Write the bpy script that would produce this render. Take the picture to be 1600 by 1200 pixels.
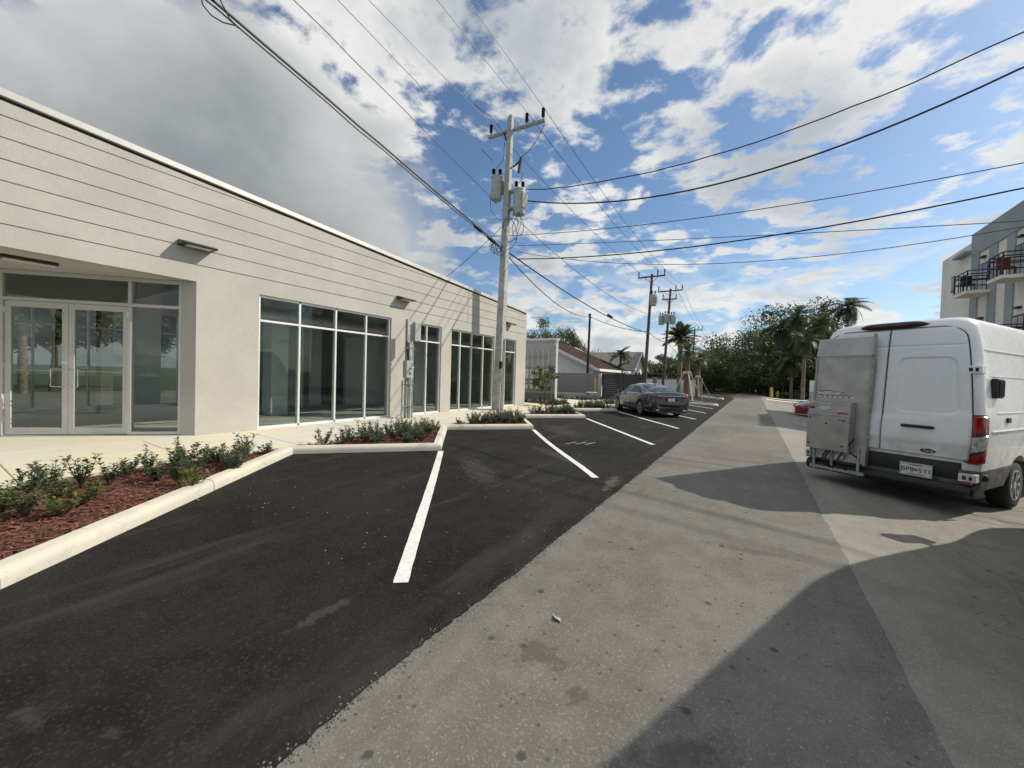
import bpy, bmesh, math, random
from mathutils import Vector, Matrix, noise as mnoise
from math import sin, cos, pi, sqrt, atan2

for _o in list(bpy.data.objects):
    bpy.data.objects.remove(_o)
sc = bpy.context.scene
COL = sc.collection
R = math.radians
V = Vector
rnd = random.Random(7)

# ------------------------------------------------------------------ camera
CAMZ = 1.6
YAW, PIT, ROL, FPX = R(31.70), R(-1.12), R(1.58), 611.0
cf = V((-sin(YAW) * cos(PIT), cos(YAW) * cos(PIT), sin(PIT)))
cr0 = V((cos(YAW), sin(YAW), 0))
cu0 = cr0.cross(cf)
cr = cr0 * cos(ROL) + cu0 * sin(ROL)
cu = cu0 * cos(ROL) - cr0 * sin(ROL)
cam_data = bpy.data.cameras.new('camera')
cam = bpy.data.objects.new('camera', cam_data)
COL.objects.link(cam)
cam_data.sensor_width = 36.0
cam_data.lens = FPX / 1600 * 36.0
cam_data.clip_start = 0.05
cam_data.clip_end = 5000
m = Matrix.Identity(4)
for i in range(3):
    m[i][0], m[i][1], m[i][2] = cr[i], cu[i], -cf[i]
m[2][3] = CAMZ
cam.matrix_world = m
sc.camera = cam
sc.render.resolution_x, sc.render.resolution_y = 1024, 768


def at(x, y, Y):
    """point of the place at road distance Y that the photograph shows at (x, y)"""
    v = cf + cr * ((x - 800) / FPX) - cu * ((y - 600) / FPX)
    t = Y / v.y
    return V((v.x * t, Y, v.z * t + CAMZ))


# ------------------------------------------------------------------ sun, sky, exposure
LDIR = V((-0.95, -0.85, -0.98)).normalized()
sun_data = bpy.data.lights.new('sun', 'SUN')
sun_data.energy = 4.2
sun_data.angle = R(0.55)
sun_data.color = (1.0, 0.93, 0.80)
sun = bpy.data.objects.new('sun', sun_data)
sun.rotation_euler = LDIR.to_track_quat('-Z', 'Y').to_euler()
sun.location = (20, 14, 30)
COL.objects.link(sun)

sc.view_settings.view_transform = 'Standard'
sc.view_settings.look = 'None'
sc.view_settings.gamma = 1.0
sc.view_settings.exposure = 0.12
sc.view_settings.use_curve_mapping = False


class NT:
    def __init__(self, tree):
        self.t = tree

    def n(self, kind, inputs=None, **props):
        nd = self.t.nodes.new(kind)
        for k, v in props.items():
            setattr(nd, k, v)
        for k, v in (inputs or {}).items():
            s = nd.inputs[k]
            if hasattr(v, 'is_linked'):
                self.t.links.new(v, s)
            else:
                s.default_value = v
        return nd

    def math(self, op, a, b=0.0, c=0.0, clamp=False):
        nd = self.n('ShaderNodeMath', operation=op, use_clamp=clamp)
        for i, v in enumerate((a, b, c)):
            if hasattr(v, 'is_linked'):
                self.t.links.new(v, nd.inputs[i])
            else:
                nd.inputs[i].default_value = v
        return nd.outputs[0]

    def mix(self, fac, a, b, blend='MIX'):
        nd = self.n('ShaderNodeMix', data_type='RGBA', blend_type=blend)
        for i, v in ((0, fac), (6, a), (7, b)):
            if hasattr(v, 'is_linked'):
                self.t.links.new(v, nd.inputs[i])
            elif i == 0:
                nd.inputs[0].default_value = v
            else:
                nd.inputs[i].default_value = (*v[:3], 1)
        return nd.outputs[2]

    def step(self, x, lo, hi, out0=0.0, out1=1.0):
        nd = self.n('ShaderNodeMapRange', interpolation_type='SMOOTHSTEP', clamp=True)
        for i, v in enumerate((x, lo, hi, out0, out1)):
            if hasattr(v, 'is_linked'):
                self.t.links.new(v, nd.inputs[i])
            else:
                nd.inputs[i].default_value = v
        return nd.outputs[0]

    def noise(self, vec, scale, detail=3.0, rough=0.5, dist=0.0):
        return self.n('ShaderNodeTexNoise', {'Vector': vec, 'Scale': scale, 'Detail': detail,
                                             'Roughness': rough, 'Distortion': dist}).outputs[0]


world = bpy.data.worlds.new('World')
sc.world = world
world.use_nodes = True
wt = world.node_tree
for nd in list(wt.nodes):
    wt.nodes.remove(nd)
w = NT(wt)
sky = w.n('ShaderNodeTexSky', sky_type='NISHITA', sun_disc=False,
          sun_elevation=math.asin(-LDIR.z), sun_rotation=atan2(-LDIR.x, -LDIR.y),
          altitude=0, air_density=1.0, dust_density=1.0, ozone_density=2.2)
tc = w.n('ShaderNodeTexCoord').outputs['Generated']
sep = w.n('ShaderNodeSeparateXYZ', {0: tc})
dx, dy, dz = sep.outputs[0], sep.outputs[1], sep.outputs[2]
up = w.math('MAXIMUM', dz, 0.0)
den = w.math('ADD', up, 0.10)
cx = w.math('DIVIDE', dx, den)
cy = w.math('DIVIDE', dy, den)
plane = w.n('ShaderNodeCombineXYZ', {0: cx, 1: cy, 2: 0.0}).outputs[0]
# broken high clouds
n1 = w.noise(plane, 3.7, 12.0, 0.60, 0.15)
n2 = w.noise(plane, 1.1, 3.0, 0.5, 0.0)
dens = w.math('ADD', w.math('MULTIPLY', n1, 0.72), w.math('MULTIPLY', n2, 0.42))
cover = w.step(w.math('ADD', dens, w.math('MULTIPLY', up, 0.13)), 0.588, 0.672)
# cumulus low over the horizon
low_vec = w.n('ShaderNodeCombineXYZ', {0: dx, 1: dy, 2: w.math('MULTIPLY', dz, 2.0)}).outputs[0]
n3 = w.noise(low_vec, 6.0, 9.0, 0.55, 0.2)
belt = w.math('MULTIPLY', w.step(dz, 0.30, 0.12), w.step(n3, 0.45, 0.53))
# one large grey cloud deck to the west
bank_vec = w.n('ShaderNodeVectorMath', {0: tc, 1: (-0.95, 0.38, 0.12)}, operation='SUBTRACT').outputs[0]
bank_d = w.n('ShaderNodeVectorMath', {0: bank_vec}, operation='LENGTH').outputs['Value']
n4 = w.noise(tc, 2.6, 8.0, 0.52, 0.2)
bank_d2 = w.math('ADD', bank_d, w.math('MULTIPLY', w.math('SUBTRACT', n4, 0.5), -0.50))
bank = w.step(bank_d2, 0.555, 0.455)
bank_core = w.step(bank_d2, 0.52, 0.24)
n5 = w.noise(tc, 3.4, 6.0, 0.52, 0.2)
# tones
cl_shade = w.step(w.math('ADD', w.math('MULTIPLY', dens, 0.5), w.math('MULTIPLY', n5, 0.6)), 0.50, 0.74)
cloud_col = w.mix(cl_shade, (9.2, 9.1, 8.8), (4.9, 5.25, 5.6))
low_shade = w.step(n3, 0.50, 0.70)
low_col = w.mix(low_shade, (9.0, 8.9, 8.6), (5.0, 5.5, 6.0))
bank_tone = w.math('ADD', w.math('MULTIPLY', bank_core, 0.85), w.math('MULTIPLY', w.math('SUBTRACT', n5, 0.5), 1.1), clamp=True)
bank_col = w.mix(bank_tone, (5.6, 5.8, 5.9), (2.7, 2.95, 3.05))
sky_col = w.mix(1.0, sky.outputs[0], (1.02, 1.17, 1.26), 'MULTIPLY')
c1 = w.mix(w.math('MULTIPLY', cover, 0.95), sky_col, cloud_col)
c2 = w.mix(w.math('MULTIPLY', belt, 0.92), c1, low_col)
c3 = w.mix(w.math('MULTIPLY', bank, 0.97), c2, bank_col)
bg = w.n('ShaderNodeBackground', {'Color': c3, 'Strength': 0.092})
wo = w.n('ShaderNodeOutputWorld', {0: bg.outputs[0]})

# ------------------------------------------------------------------ materials


def new_mat(name):
    mt = bpy.data.materials.new(name)
    mt.use_nodes = True
    t = mt.node_tree
    for nd in list(t.nodes):
        t.nodes.remove(nd)
    k = NT(t)
    return mt, k


def finish(k, color, rough=0.6, metal=0.0, bump=None, bump_str=0.3, bump_dist=0.01, spec=0.5, coat=0.0):
    ins = {'Roughness': rough, 'Metallic': metal, 'Specular IOR Level': spec, 'Coat Weight': coat, 'Coat Roughness': 0.06}
    p = k.n('ShaderNodeBsdfPrincipled', ins)
    if hasattr(color, 'is_linked'):
        k.t.links.new(color, p.inputs['Base Color'])
    else:
        p.inputs['Base Color'].default_value = (*color[:3], 1)
    if bump is not None:
        b = k.n('ShaderNodeBump', {'Height': bump, 'Strength': bump_str, 'Distance': bump_dist})
        k.t.links.new(b.outputs[0], p.inputs['Normal'])
    o = k.n('ShaderNodeOutputMaterial')
    k.t.links.new(p.outputs[0], o.inputs[0])
    return p


def pos(k, world_space=True):
    if world_space:
        return k.n('ShaderNodeNewGeometry').outputs['Position']
    return k.n('ShaderNodeTexCoord').outputs['Object']


def simple(name, c, rough=0.6, metal=0.0, var=0.12, scale=6.0, fine=60.0, bump=0.15, bdist=0.004, ws=True, coat=0.0, spec=0.5, c2=None):
    """base colour that wanders a little, with fine grain and relief"""
    mt, k = new_mat(name)
    p = pos(k, ws)
    a = k.noise(p, scale, 4, 0.6)
    b = k.noise(p, fine, 3, 0.6)
    c2 = c2 or tuple(max(0, x * (1 - 2.2 * var)) for x in c)
    c1 = tuple(min(1, x * (1 + 0.6 * var)) for x in c)
    col = k.mix(k.step(a, 0.3, 0.7), c1, c2)
    col = k.mix(k.math('MULTIPLY', k.step(b, 0.45, 0.75), var * 1.2, clamp=True), col, tuple(x * 0.5 for x in c))
    finish(k, col, rough, metal, b if bump else None, bump, bdist, spec, coat)
    return mt


M = {}


def stucco_mat():
    mt, k = new_mat('stucco')
    p = pos(k)
    a = k.noise(p, 1.3, 5, 0.65)
    b = k.noise(p, 7.0, 4, 0.6)
    g = k.noise(p, 48, 3, 0.65)
    mp = k.n('ShaderNodeMapping', {'Vector': p, 'Scale': (1, 5.5, 0.35)}).outputs[0]
    dr = k.noise(mp, 1.0, 5, 0.6, 0.2)
    col = k.mix(k.step(a, 0.35, 0.65), (0.465, 0.446, 0.402), (0.420, 0.402, 0.362))
    col = k.mix(k.math('MULTIPLY', k.step(b, 0.5, 0.75), 0.35), col, (0.40, 0.385, 0.35))
    col = k.mix(k.math('MULTIPLY', k.step(dr, 0.56, 0.76), 0.30), col, (0.36, 0.345, 0.315))
    col = k.mix(k.math('MULTIPLY', k.step(g, 0.52, 0.75), 0.18), col, (0.30, 0.29, 0.26))
    finish(k, col, 0.92, 0, g, 0.75, 0.008)
    return mt


M['stucco'] = stucco_mat()
M['reveal'] = simple('reveal', (0.36, 0.34, 0.31), 0.9, var=0.05)
M['coping'] = simple('coping', (0.62, 0.60, 0.55), 0.35, 0.3, var=0.04, scale=2)
M['dark_gap'] = simple('dark_gap', (0.03, 0.03, 0.03), 0.8)
M['soffit'] = simple('soffit', (0.50, 0.48, 0.45), 0.9, var=0.04, scale=1.5)
M['alu'] = simple('aluminium', (0.74, 0.745, 0.73), 0.42, 0.25, var=0.03, scale=3, fine=120, bump=0.03)
M['alu_dark'] = simple('alu_door', (0.56, 0.55, 0.52), 0.45, 0.25, var=0.03, scale=3, fine=120, bump=0.03)
M['steel'] = simple('galvanised', (0.42, 0.43, 0.42), 0.5, 0.55, var=0.14, scale=14, fine=90, bump=0.05)
M['steel_box'] = simple('grey_enclosure', (0.36, 0.37, 0.36), 0.55, 0.2, var=0.06, scale=9)
M['chrome'] = simple('chrome', (0.78, 0.78, 0.78), 0.16, 1.0, var=0.02)
M['inner_floor'] = simple('inner_floor', (0.60, 0.60, 0.57), 0.55, var=0.10, scale=1.2)
M['inner_wall'] = simple('inner_wall', (0.62, 0.63, 0.61), 0.85, var=0.04, scale=1.0)
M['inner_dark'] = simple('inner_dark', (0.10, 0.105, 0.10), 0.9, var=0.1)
M['duct'] = simple('duct', (0.55, 0.56, 0.55), 0.42, 0.6, var=0.06, scale=7)
M['bronze'] = simple('bronze', (0.05, 0.047, 0.042), 0.45, 0.4, var=0.1, ws=False)
M['lens'] = simple('lens', (0.62, 0.62, 0.58), 0.3, var=0.03)
M['pole_concrete'] = simple('pole_concrete', (0.44, 0.435, 0.41), 0.85, var=0.14, scale=4, fine=25, bump=0.06)
M['pole_wood'] = simple('pole_wood', (0.135, 0.098, 0.068), 0.9, var=0.25, scale=5, fine=40, bump=0.3)
M['insulator'] = simple('insulator', (0.02, 0.02, 0.024), 0.35, ws=False)
M['transformer'] = simple('transformer', (0.44, 0.46, 0.43), 0.45, 0.1, var=0.1, scale=5, ws=False)
M['cable'] = simple('cable', (0.012, 0.012, 0.013), 0.6)
M['wire'] = simple('wire', (0.05, 0.05, 0.055), 0.5)
M['rubber'] = simple('rubber', (0.018, 0.018, 0.018), 0.85, ws=False)
M['plastic'] = simple('black_plastic', (0.014, 0.016, 0.017), 0.55, ws=False, var=0.15, scale=8)
M['plastic_dirty'] = simple('dusty_plastic', (0.15, 0.148, 0.135), 0.75, ws=False, var=0.3, scale=6)
M['rim'] = simple('rim', (0.50, 0.50, 0.51), 0.3, 0.8, ws=False, var=0.04)


def kerb_mat():
    mt, k = new_mat('kerb_concrete')
    p = pos(k)
    a = k.noise(p, 1.8, 4, 0.6)
    b = k.noise(p, 9, 5, 0.7)
    g = k.noise(p, 80, 3, 0.65)
    col = k.mix(k.step(a, 0.35, 0.65), (0.57, 0.53, 0.435), (0.50, 0.475, 0.41))
    col = k.mix(k.math('MULTIPLY', k.step(b, 0.54, 0.74), 0.55), col, (0.33, 0.305, 0.255))
    sx = k.n('ShaderNodeMapping', {'Vector': p, 'Rotation': (0, 0, 0.68), 'Scale': (2.5, 2.5, 9)}).outputs[0]
    sc_ = k.noise(sx, 1.0, 5, 0.7, 0.5)
    col = k.mix(k.math('MULTIPLY', k.step(sc_, 0.60, 0.74), 0.55), col, (0.24, 0.225, 0.195))
    col = k.mix(k.math('MULTIPLY', k.step(g, 0.55, 0.78), 0.35), col, (0.27, 0.255, 0.22))
    finish(k, col, 0.92, 0, k.math('ADD', g, b), 0.5, 0.006)
    return mt


M['kerb'] = kerb_mat()
M['bark'] = simple('bark', (0.13, 0.095, 0.065), 0.95, var=0.3, scale=7, fine=30, bump=0.6, bdist=0.02)
M['palm_bark'] = simple('palm_bark', (0.24, 0.19, 0.135), 0.95, var=0.28, scale=9, fine=35, bump=0.6, bdist=0.02)
M['palm_bark_red'] = simple('palm_bark_red', (0.27, 0.15, 0.085), 0.95, var=0.28, scale=9, fine=35, bump=0.6, bdist=0.02)
M['lumber'] = simple('lumber', (0.72, 0.66, 0.54), 0.8, var=0.12, scale=6)
M['white_wall'] = simple('white_wall', (0.76, 0.75, 0.71), 0.85, var=0.05, scale=1.5)
M['grey_wall'] = simple('grey_wall', (0.44, 0.445, 0.44), 0.85, var=0.06, scale=1.5)
M['brown_roof'] = simple('brown_roof', (0.052, 0.028, 0.023), 0.95, var=0.22, scale=3, fine=20, bump=0.4, spec=0.15)
M['grey_roof'] = simple('grey_roof', (0.27, 0.25, 0.225), 0.9, var=0.2, scale=3, fine=20, bump=0.4)
M['fence_grey'] = simple('fence_grey', (0.20, 0.20, 0.20), 0.7, var=0.08)
M['fence_dark'] = simple('fence_dark', (0.032, 0.033, 0.036), 0.6, var=0.1)
M['yellow'] = simple('yellow_paint', (0.62, 0.42, 0.06), 0.6, var=0.1, ws=False)
M['green_bin'] = simple('green_bin', (0.02, 0.05, 0.035), 0.6, ws=False)
M['blue_bin'] = simple('blue_bin', (0.02, 0.04, 0.12), 0.6, ws=False)
M['black_bin'] = simple('black_bin', (0.02, 0.02, 0.02), 0.6, ws=False)
M['cream'] = simple('cream', (0.80, 0.78, 0.70), 0.85, var=0.05, scale=0.8)
M['slate'] = simple('slate_paint', (0.33, 0.37, 0.38), 0.85, var=0.05, scale=0.8)
M['dark_metal'] = simple('dark_metal', (0.02, 0.022, 0.025), 0.5, 0.3)
M['red_fabric'] = simple('red_fabric', (0.25, 0.03, 0.04), 0.9)


def van_paint():
    mt, k = new_mat('van_white')
    p = pos(k, False)
    a = k.noise(p, 1.4, 4, 0.6)
    b = k.noise(p, 6.0, 5, 0.65)
    mp = k.n('ShaderNodeMapping', {'Vector': p, 'Scale': (9, 9, 0.8)}).outputs[0]
    dr = k.noise(mp, 1.0, 4, 0.6)
    sz = k.n('ShaderNodeSeparateXYZ', {0: p}).outputs[2]
    grime = k.math('MULTIPLY', k.step(k.math('ADD', b, k.math('MULTIPLY', a, 0.5)), 0.55, 0.95), k.step(sz, 1.35, 0.75))
    col = k.mix(k.step(a, 0.35, 0.7), (0.75, 0.755, 0.745), (0.72, 0.725, 0.71))
    col = k.mix(k.math('MULTIPLY', k.step(dr, 0.60, 0.85), 0.10), col, (0.52, 0.51, 0.47))
    col = k.mix(k.math('MULTIPLY', grime, 0.6), col, (0.36, 0.34, 0.29))
    finish(k, col, k.step(b, 0.3, 0.8, 0.24, 0.34), 0, None, 0, 0, 0.5, 0.4)
    return mt


M['paint_white'] = van_paint()
M['lift_alu'] = simple('lift_alu', (0.45, 0.44, 0.405), 0.45, 0.35, var=0.10, scale=3.5, fine=40, bump=0.05, ws=False)
M['lift_alu2'] = simple('lift_box', (0.37, 0.36, 0.33), 0.42, 0.4, var=0.10, scale=3.5, fine=40, bump=0.05, ws=False)
M['lens_red'] = simple('lens_red', (0.30, 0.008, 0.012), 0.15, var=0.1, scale=20, bump=0, ws=False, coat=0.6)
M['lens_dark_red'] = simple('lens_dark_red', (0.07, 0.008, 0.010), 0.15, var=0.1, bump=0, ws=False, coat=0.6)
M['lens_clear'] = simple('lens_clear', (0.60, 0.60, 0.60), 0.12, 0.3, var=0.25, scale=28, bump=0.3, ws=False, coat=0.6)
M['plate'] = simple('plate_white', (0.66, 0.68, 0.66), 0.5, var=0.05, ws=False)
M['plate_ink'] = simple('plate_ink', (0.02, 0.05, 0.035), 0.5, ws=False)
M['orange'] = simple('orange_print', (0.62, 0.16, 0.05), 0.5, ws=False)
M['badge'] = simple('badge_blue', (0.012, 0.02, 0.05), 0.25, 0.2, ws=False, coat=0.5)
M['sticker'] = simple('sticker', (0.66, 0.66, 0.63), 0.5, ws=False)
M['sticker_red'] = simple('sticker_red', (0.42, 0.05, 0.05), 0.5, ws=False)
M['sticker_yellow'] = simple('sticker_yellow', (0.5, 0.40, 0.06), 0.5, ws=False)
M['car_dark'] = simple('car_paint_dark', (0.020, 0.026, 0.034), 0.22, 0.3, var=0.05, scale=2, bump=0, ws=False, coat=1.0)
M['car_red'] = simple('car_paint_red', (0.22, 0.012, 0.02), 0.22, 0.2, var=0.05, scale=2, bump=0, ws=False, coat=1.0)
M['car_glass'] = simple('car_glass', (0.012, 0.016, 0.018), 0.06, 0.0, var=0.05, bump=0, ws=False, coat=0.0, spec=0.5)


def paint_mat():
    mt, k = new_mat('line_paint')
    p = pos(k)
    b = k.noise(p, 14, 5, 0.7)
    g = k.noise(p, 52, 3, 0.7)
    col = k.mix(k.step(b, 0.35, 0.7), (0.74, 0.74, 0.71), (0.60, 0.60, 0.575))
    col = k.mix(k.math('MULTIPLY', k.step(g, 0.63, 0.72), 0.7), col, (0.16, 0.155, 0.15))
    finish(k, col, 0.8, 0, g, 0.8, 0.006, 0.3)
    return mt


M['line_paint'] = paint_mat()
M['chalk'] = simple('chalk', (0.38, 0.36, 0.33), 0.9, var=0.2, scale=20)
M['pebble'] = simple('pebble', (0.50, 0.47, 0.41), 0.8, var=0.3, scale=30)
M['dry_leaf'] = simple('dry_leaf', (0.32, 0.15, 0.085), 0.8, var=0.3, scale=30)
M['crumb'] = simple('crumb', (0.17, 0.16, 0.14), 0.9, var=0.3, scale=40)
M['grass'] = simple('grass', (0.062, 0.078, 0.034), 0.95, var=0.3, scale=1.2, fine=25, bump=0.6, bdist=0.03)
M['drive'] = simple('driveway', (0.62, 0.60, 0.54), 0.85, var=0.06)
M['awning'] = simple('awning', (0.02, 0.035, 0.035), 0.8)
M['terracotta'] = simple('terracotta', (0.35, 0.13, 0.08), 0.8)


def leaf_mat(name, c, c2, spec=0.35, rough=0.5, trans=0.38):
    mt, k = new_mat(name)
    p = pos(k, True)
    a = k.noise(p, 1.1, 3, 0.6)
    b = k.noise(p, 9.0, 2, 0.6)
    col = k.mix(k.step(k.math('ADD', k.math('MULTIPLY', a, 0.6), k.math('MULTIPLY', b, 0.4)), 0.38, 0.62), c, c2)
    pr = k.n('ShaderNodeBsdfPrincipled', {'Base Color': col, 'Roughness': rough, 'Specular IOR Level': spec})
    tr = k.n('ShaderNodeBsdfTranslucent', {'Color': col})
    mx = k.n('ShaderNodeMixShader', {0: trans})
    k.t.links.new(pr.outputs[0], mx.inputs[1])
    k.t.links.new(tr.outputs[0], mx.inputs[2])
    o = k.n('ShaderNodeOutputMaterial')
    k.t.links.new(mx.outputs[0], o.inputs[0])
    return mt


M['shrub_leaf'] = leaf_mat('shrub_leaf', (0.120, 0.155, 0.080), (0.050, 0.080, 0.042))
M['shrub_leaf_lime'] = leaf_mat('shrub_leaf_lime', (0.20, 0.22, 0.05), (0.06, 0.10, 0.04))
M['tree_leaf'] = leaf_mat('tree_leaf', (0.085, 0.115, 0.045), (0.034, 0.052, 0.024))
M['tree_leaf_dark'] = leaf_mat('tree_leaf_dark', (0.12, 0.15, 0.065), (0.045, 0.065, 0.032))
M['tree_leaf_light'] = leaf_mat('tree_leaf_light', (0.13, 0.17, 0.05), (0.055, 0.085, 0.028))
M['palm_leaf'] = leaf_mat('palm_leaf', (0.080, 0.110, 0.048), (0.036, 0.056, 0.026), 0.4, 0.45)
M['palm_leaf_light'] = leaf_mat('palm_leaf_light', (0.12, 0.15, 0.06), (0.05, 0.08, 0.03), 0.4, 0.45)


def glass_mat(name, tint, boost=1.0):
    mt, k = new_mat(name)
    tr = k.n('ShaderNodeBsdfTransparent', {'Color': (*tint, 1)})
    gl = k.n('ShaderNodeBsdfGlossy', {'Color': (0.95, 1.0, 0.97, 1), 'Roughness': 0.0})
    fr = k.n('ShaderNodeFresnel', {'IOR': 1.52})
    mx = k.n('ShaderNodeMixShader')
    front = k.math('SUBTRACT', 1.0, k.n('ShaderNodeNewGeometry').outputs['Backfacing'])
    k.t.links.new(k.math('MULTIPLY', k.math('MULTIPLY', fr.outputs[0], boost, clamp=True), front), mx.inputs[0])
    k.t.links.new(tr.outputs[0], mx.inputs[1])
    k.t.links.new(gl.outputs[0], mx.inputs[2])
    o = k.n('ShaderNodeOutputMaterial')
    k.t.links.new(mx.outputs[0], o.inputs[0])
    return mt


M['glass'] = glass_mat('storefront_glass', (0.82, 0.85, 0.835), 1.5)


def blob(k, p, cx_, cy_, rx, ry, ang=0.0, wob=0.5, nscale=11.0):
    """0..1 mask of a stain of its own shape at a place on the ground"""
    s = k.n('ShaderNodeSeparateXYZ', {0: p})
    x = k.math('SUBTRACT', s.outputs[0], cx_)
    y = k.math('SUBTRACT', s.outputs[1], cy_)
    ca, sa = cos(ang), sin(ang)
    xr = k.math('DIVIDE', k.math('ADD', k.math('MULTIPLY', x, ca), k.math('MULTIPLY', y, sa)), rx)
    yr = k.math('DIVIDE', k.math('SUBTRACT', k.math('MULTIPLY', y, ca), k.math('MULTIPLY', x, sa)), ry)
    d = k.math('SQRT', k.math('ADD', k.math('MULTIPLY', xr, xr), k.math('MULTIPLY', yr, yr)))
    nz = k.noise(p, nscale, 5, 0.65)
    d = k.math('ADD', d, k.math('MULTIPLY', k.math('SUBTRACT', nz, 0.5), wob * 6))
    return k.step(d, 1.0, 0.35)


def asphalt(name, c_lo, c_hi, grain_c, spots=False, streak=None, stains=(), rough=0.88, grain=1.0, bstr=0.6, crack=0.0, gscale=75, spec=0.3):
    mt, k = new_mat(name)
    p = pos(k)
    a = k.noise(p, 0.55, 5, 0.6)
    b = k.noise(p, 4.5, 5, 0.65)
    g = k.noise(p, gscale, 3, 0.7)
    g2 = k.noise(p, 190, 2, 0.6)
    t = k.math('ADD', k.math('MULTIPLY', a, 0.6), k.math('MULTIPLY', b, 0.4))
    col = k.mix(k.step(t, 0.36, 0.64), c_lo, c_hi)
    if streak:
        ang, sc_, tone = streak
        mp = k.n('ShaderNodeMapping', {'Vector': p, 'Rotation': (0, 0, ang), 'Scale': (sc_, sc_ * 0.16, 1)}).outputs[0]
        st = k.noise(mp, 1.0, 5, 0.65, 0.4)
        col = k.mix(k.math('MULTIPLY', k.step(st, 0.50, 0.78), 0.7), col, tone)
    col = k.mix(k.math('MULTIPLY', k.step(g, 0.50, 0.78), grain), col, grain_c)
    col = k.mix(k.math('MULTIPLY', k.step(g2, 0.52, 0.74), 0.5 * grain), col, tuple(x * 0.45 for x in c_lo))
    if spots:
        vo = k.n('ShaderNodeTexVoronoi', {'Vector': p, 'Scale': 5.5, 'Randomness': 1.0})
        rr = k.n('ShaderNodeSeparateColor', {0: vo.outputs['Color']})
        dd = k.math('ADD', vo.outputs['Distance'], k.math('MULTIPLY', k.math('SUBTRACT', b, 0.5), 0.25))
        sp = k.math('MULTIPLY', k.step(dd, 0.17, 0.09), k.step(rr.outputs[0], 0.62, 0.70))
        col = k.mix(k.math('MULTIPLY', sp, 0.72), col, tuple(x * 0.28 for x in c_lo))
        vo2 = k.n('ShaderNodeTexVoronoi', {'Vector': p, 'Scale': 17, 'Randomness': 1.0})
        rr2 = k.n('ShaderNodeSeparateColor', {0: vo2.outputs['Color']})
        sp2 = k.math('MULTIPLY', k.step(vo2.outputs['Distance'], 0.26, 0.14), k.step(rr2.outputs[1], 0.78, 0.84))
        col = k.mix(k.math('MULTIPLY', sp2, 0.6), col, tuple(x * 0.35 for x in c_lo))
        vo3 = k.n('ShaderNodeTexVoronoi', {'Vector': p, 'Scale': 26, 'Randomness': 1.0})
        rr3 = k.n('ShaderNodeSeparateColor', {0: vo3.outputs['Color']})
        sp3 = k.math('MULTIPLY', k.step(vo3.outputs['Distance'], 0.22, 0.12), k.step(rr3.outputs[2], 0.90, 0.93))
        col = k.mix(k.math('MULTIPLY', sp3, 0.6), col, tuple(min(1, x * 2.2) for x in c_hi))
    for (sx, sy, rx, ry, an, tone, amt) in stains:
        col = k.mix(k.math('MULTIPLY', blob(k, p, sx, sy, rx, ry, an), amt), col, tone)
    if crack:
        wv = k.n('ShaderNodeTexVoronoi', {'Vector': k.mix(0.12, p, k.n('ShaderNodeTexNoise', {'Vector': p, 'Scale': 3.0}).outputs[1], 'ADD'), 'Scale': 0.42}, feature='DISTANCE_TO_EDGE')
        ck = k.step(wv.outputs[0], 0.007, 0.002)
        col = k.mix(k.math('MULTIPLY', ck, crack), col, tuple(x * 0.35 for x in c_lo))
    h = k.math('ADD', k.math('MULTIPLY', g, 0.7), k.math('MULTIPLY', g2, 0.4))
    finish(k, col, rough, 0, h, bstr, 0.006, spec)
    return mt


M['road'] = asphalt('road_asphalt', (0.122, 0.114, 0.101), (0.176, 0.166, 0.148), (0.28, 0.265, 0.24), spots=True, streak=(0.0, 1.7, (0.098, 0.090, 0.079)),
                    stains=[(-1.0, 2.0, 0.20, 0.12, 0.2, (0.075, 0.058, 0.048), 0.6), (-0.70, 1.84, 0.07, 0.09, 0.2, (0.07, 0.055, 0.045), 0.6),
                            (0.05, 4.35, 0.42, 0.10, 0.05, (0.08, 0.07, 0.06), 0.6), (-0.2, 1.8, 0.28, 0.10, 0.6, (0.05, 0.045, 0.04), 0.55),
                            (-0.3, 21.0, 0.9, 3.2, 0.1, (0.085, 0.08, 0.075), 0.7), (-1.2, 14.0, 0.4, 2.2, 0.0, (0.10, 0.095, 0.085), 0.6)])
M['lot'] = asphalt('lot_concrete', (0.195, 0.180, 0.155), (0.275, 0.256, 0.222), (0.36, 0.34, 0.30), spots=True, streak=(0.2, 1.2, (0.11, 0.10, 0.086)),
                   stains=[(2.6, 9.6, 1.0, 0.5, 0.4, (0.10, 0.09, 0.08), 0.5), (2.2, 15.5, 0.9, 0.5, 0.3, (0.10, 0.09, 0.075), 0.7), (1.9, 19, 0.9, 0.5, 0.3, (0.09, 0.085, 0.07), 0.6)], crack=0.3)
M['shoulder'] = asphalt('shoulder_asphalt', (0.20, 0.186, 0.162), (0.275, 0.257, 0.225), (0.42, 0.40, 0.36), spots=False, grain=1.0, bstr=0.9,
                        stains=[(1.05, 7.6, 0.2, 1.2, 0, (0.30, 0.28, 0.24), 0.5)])
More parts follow.
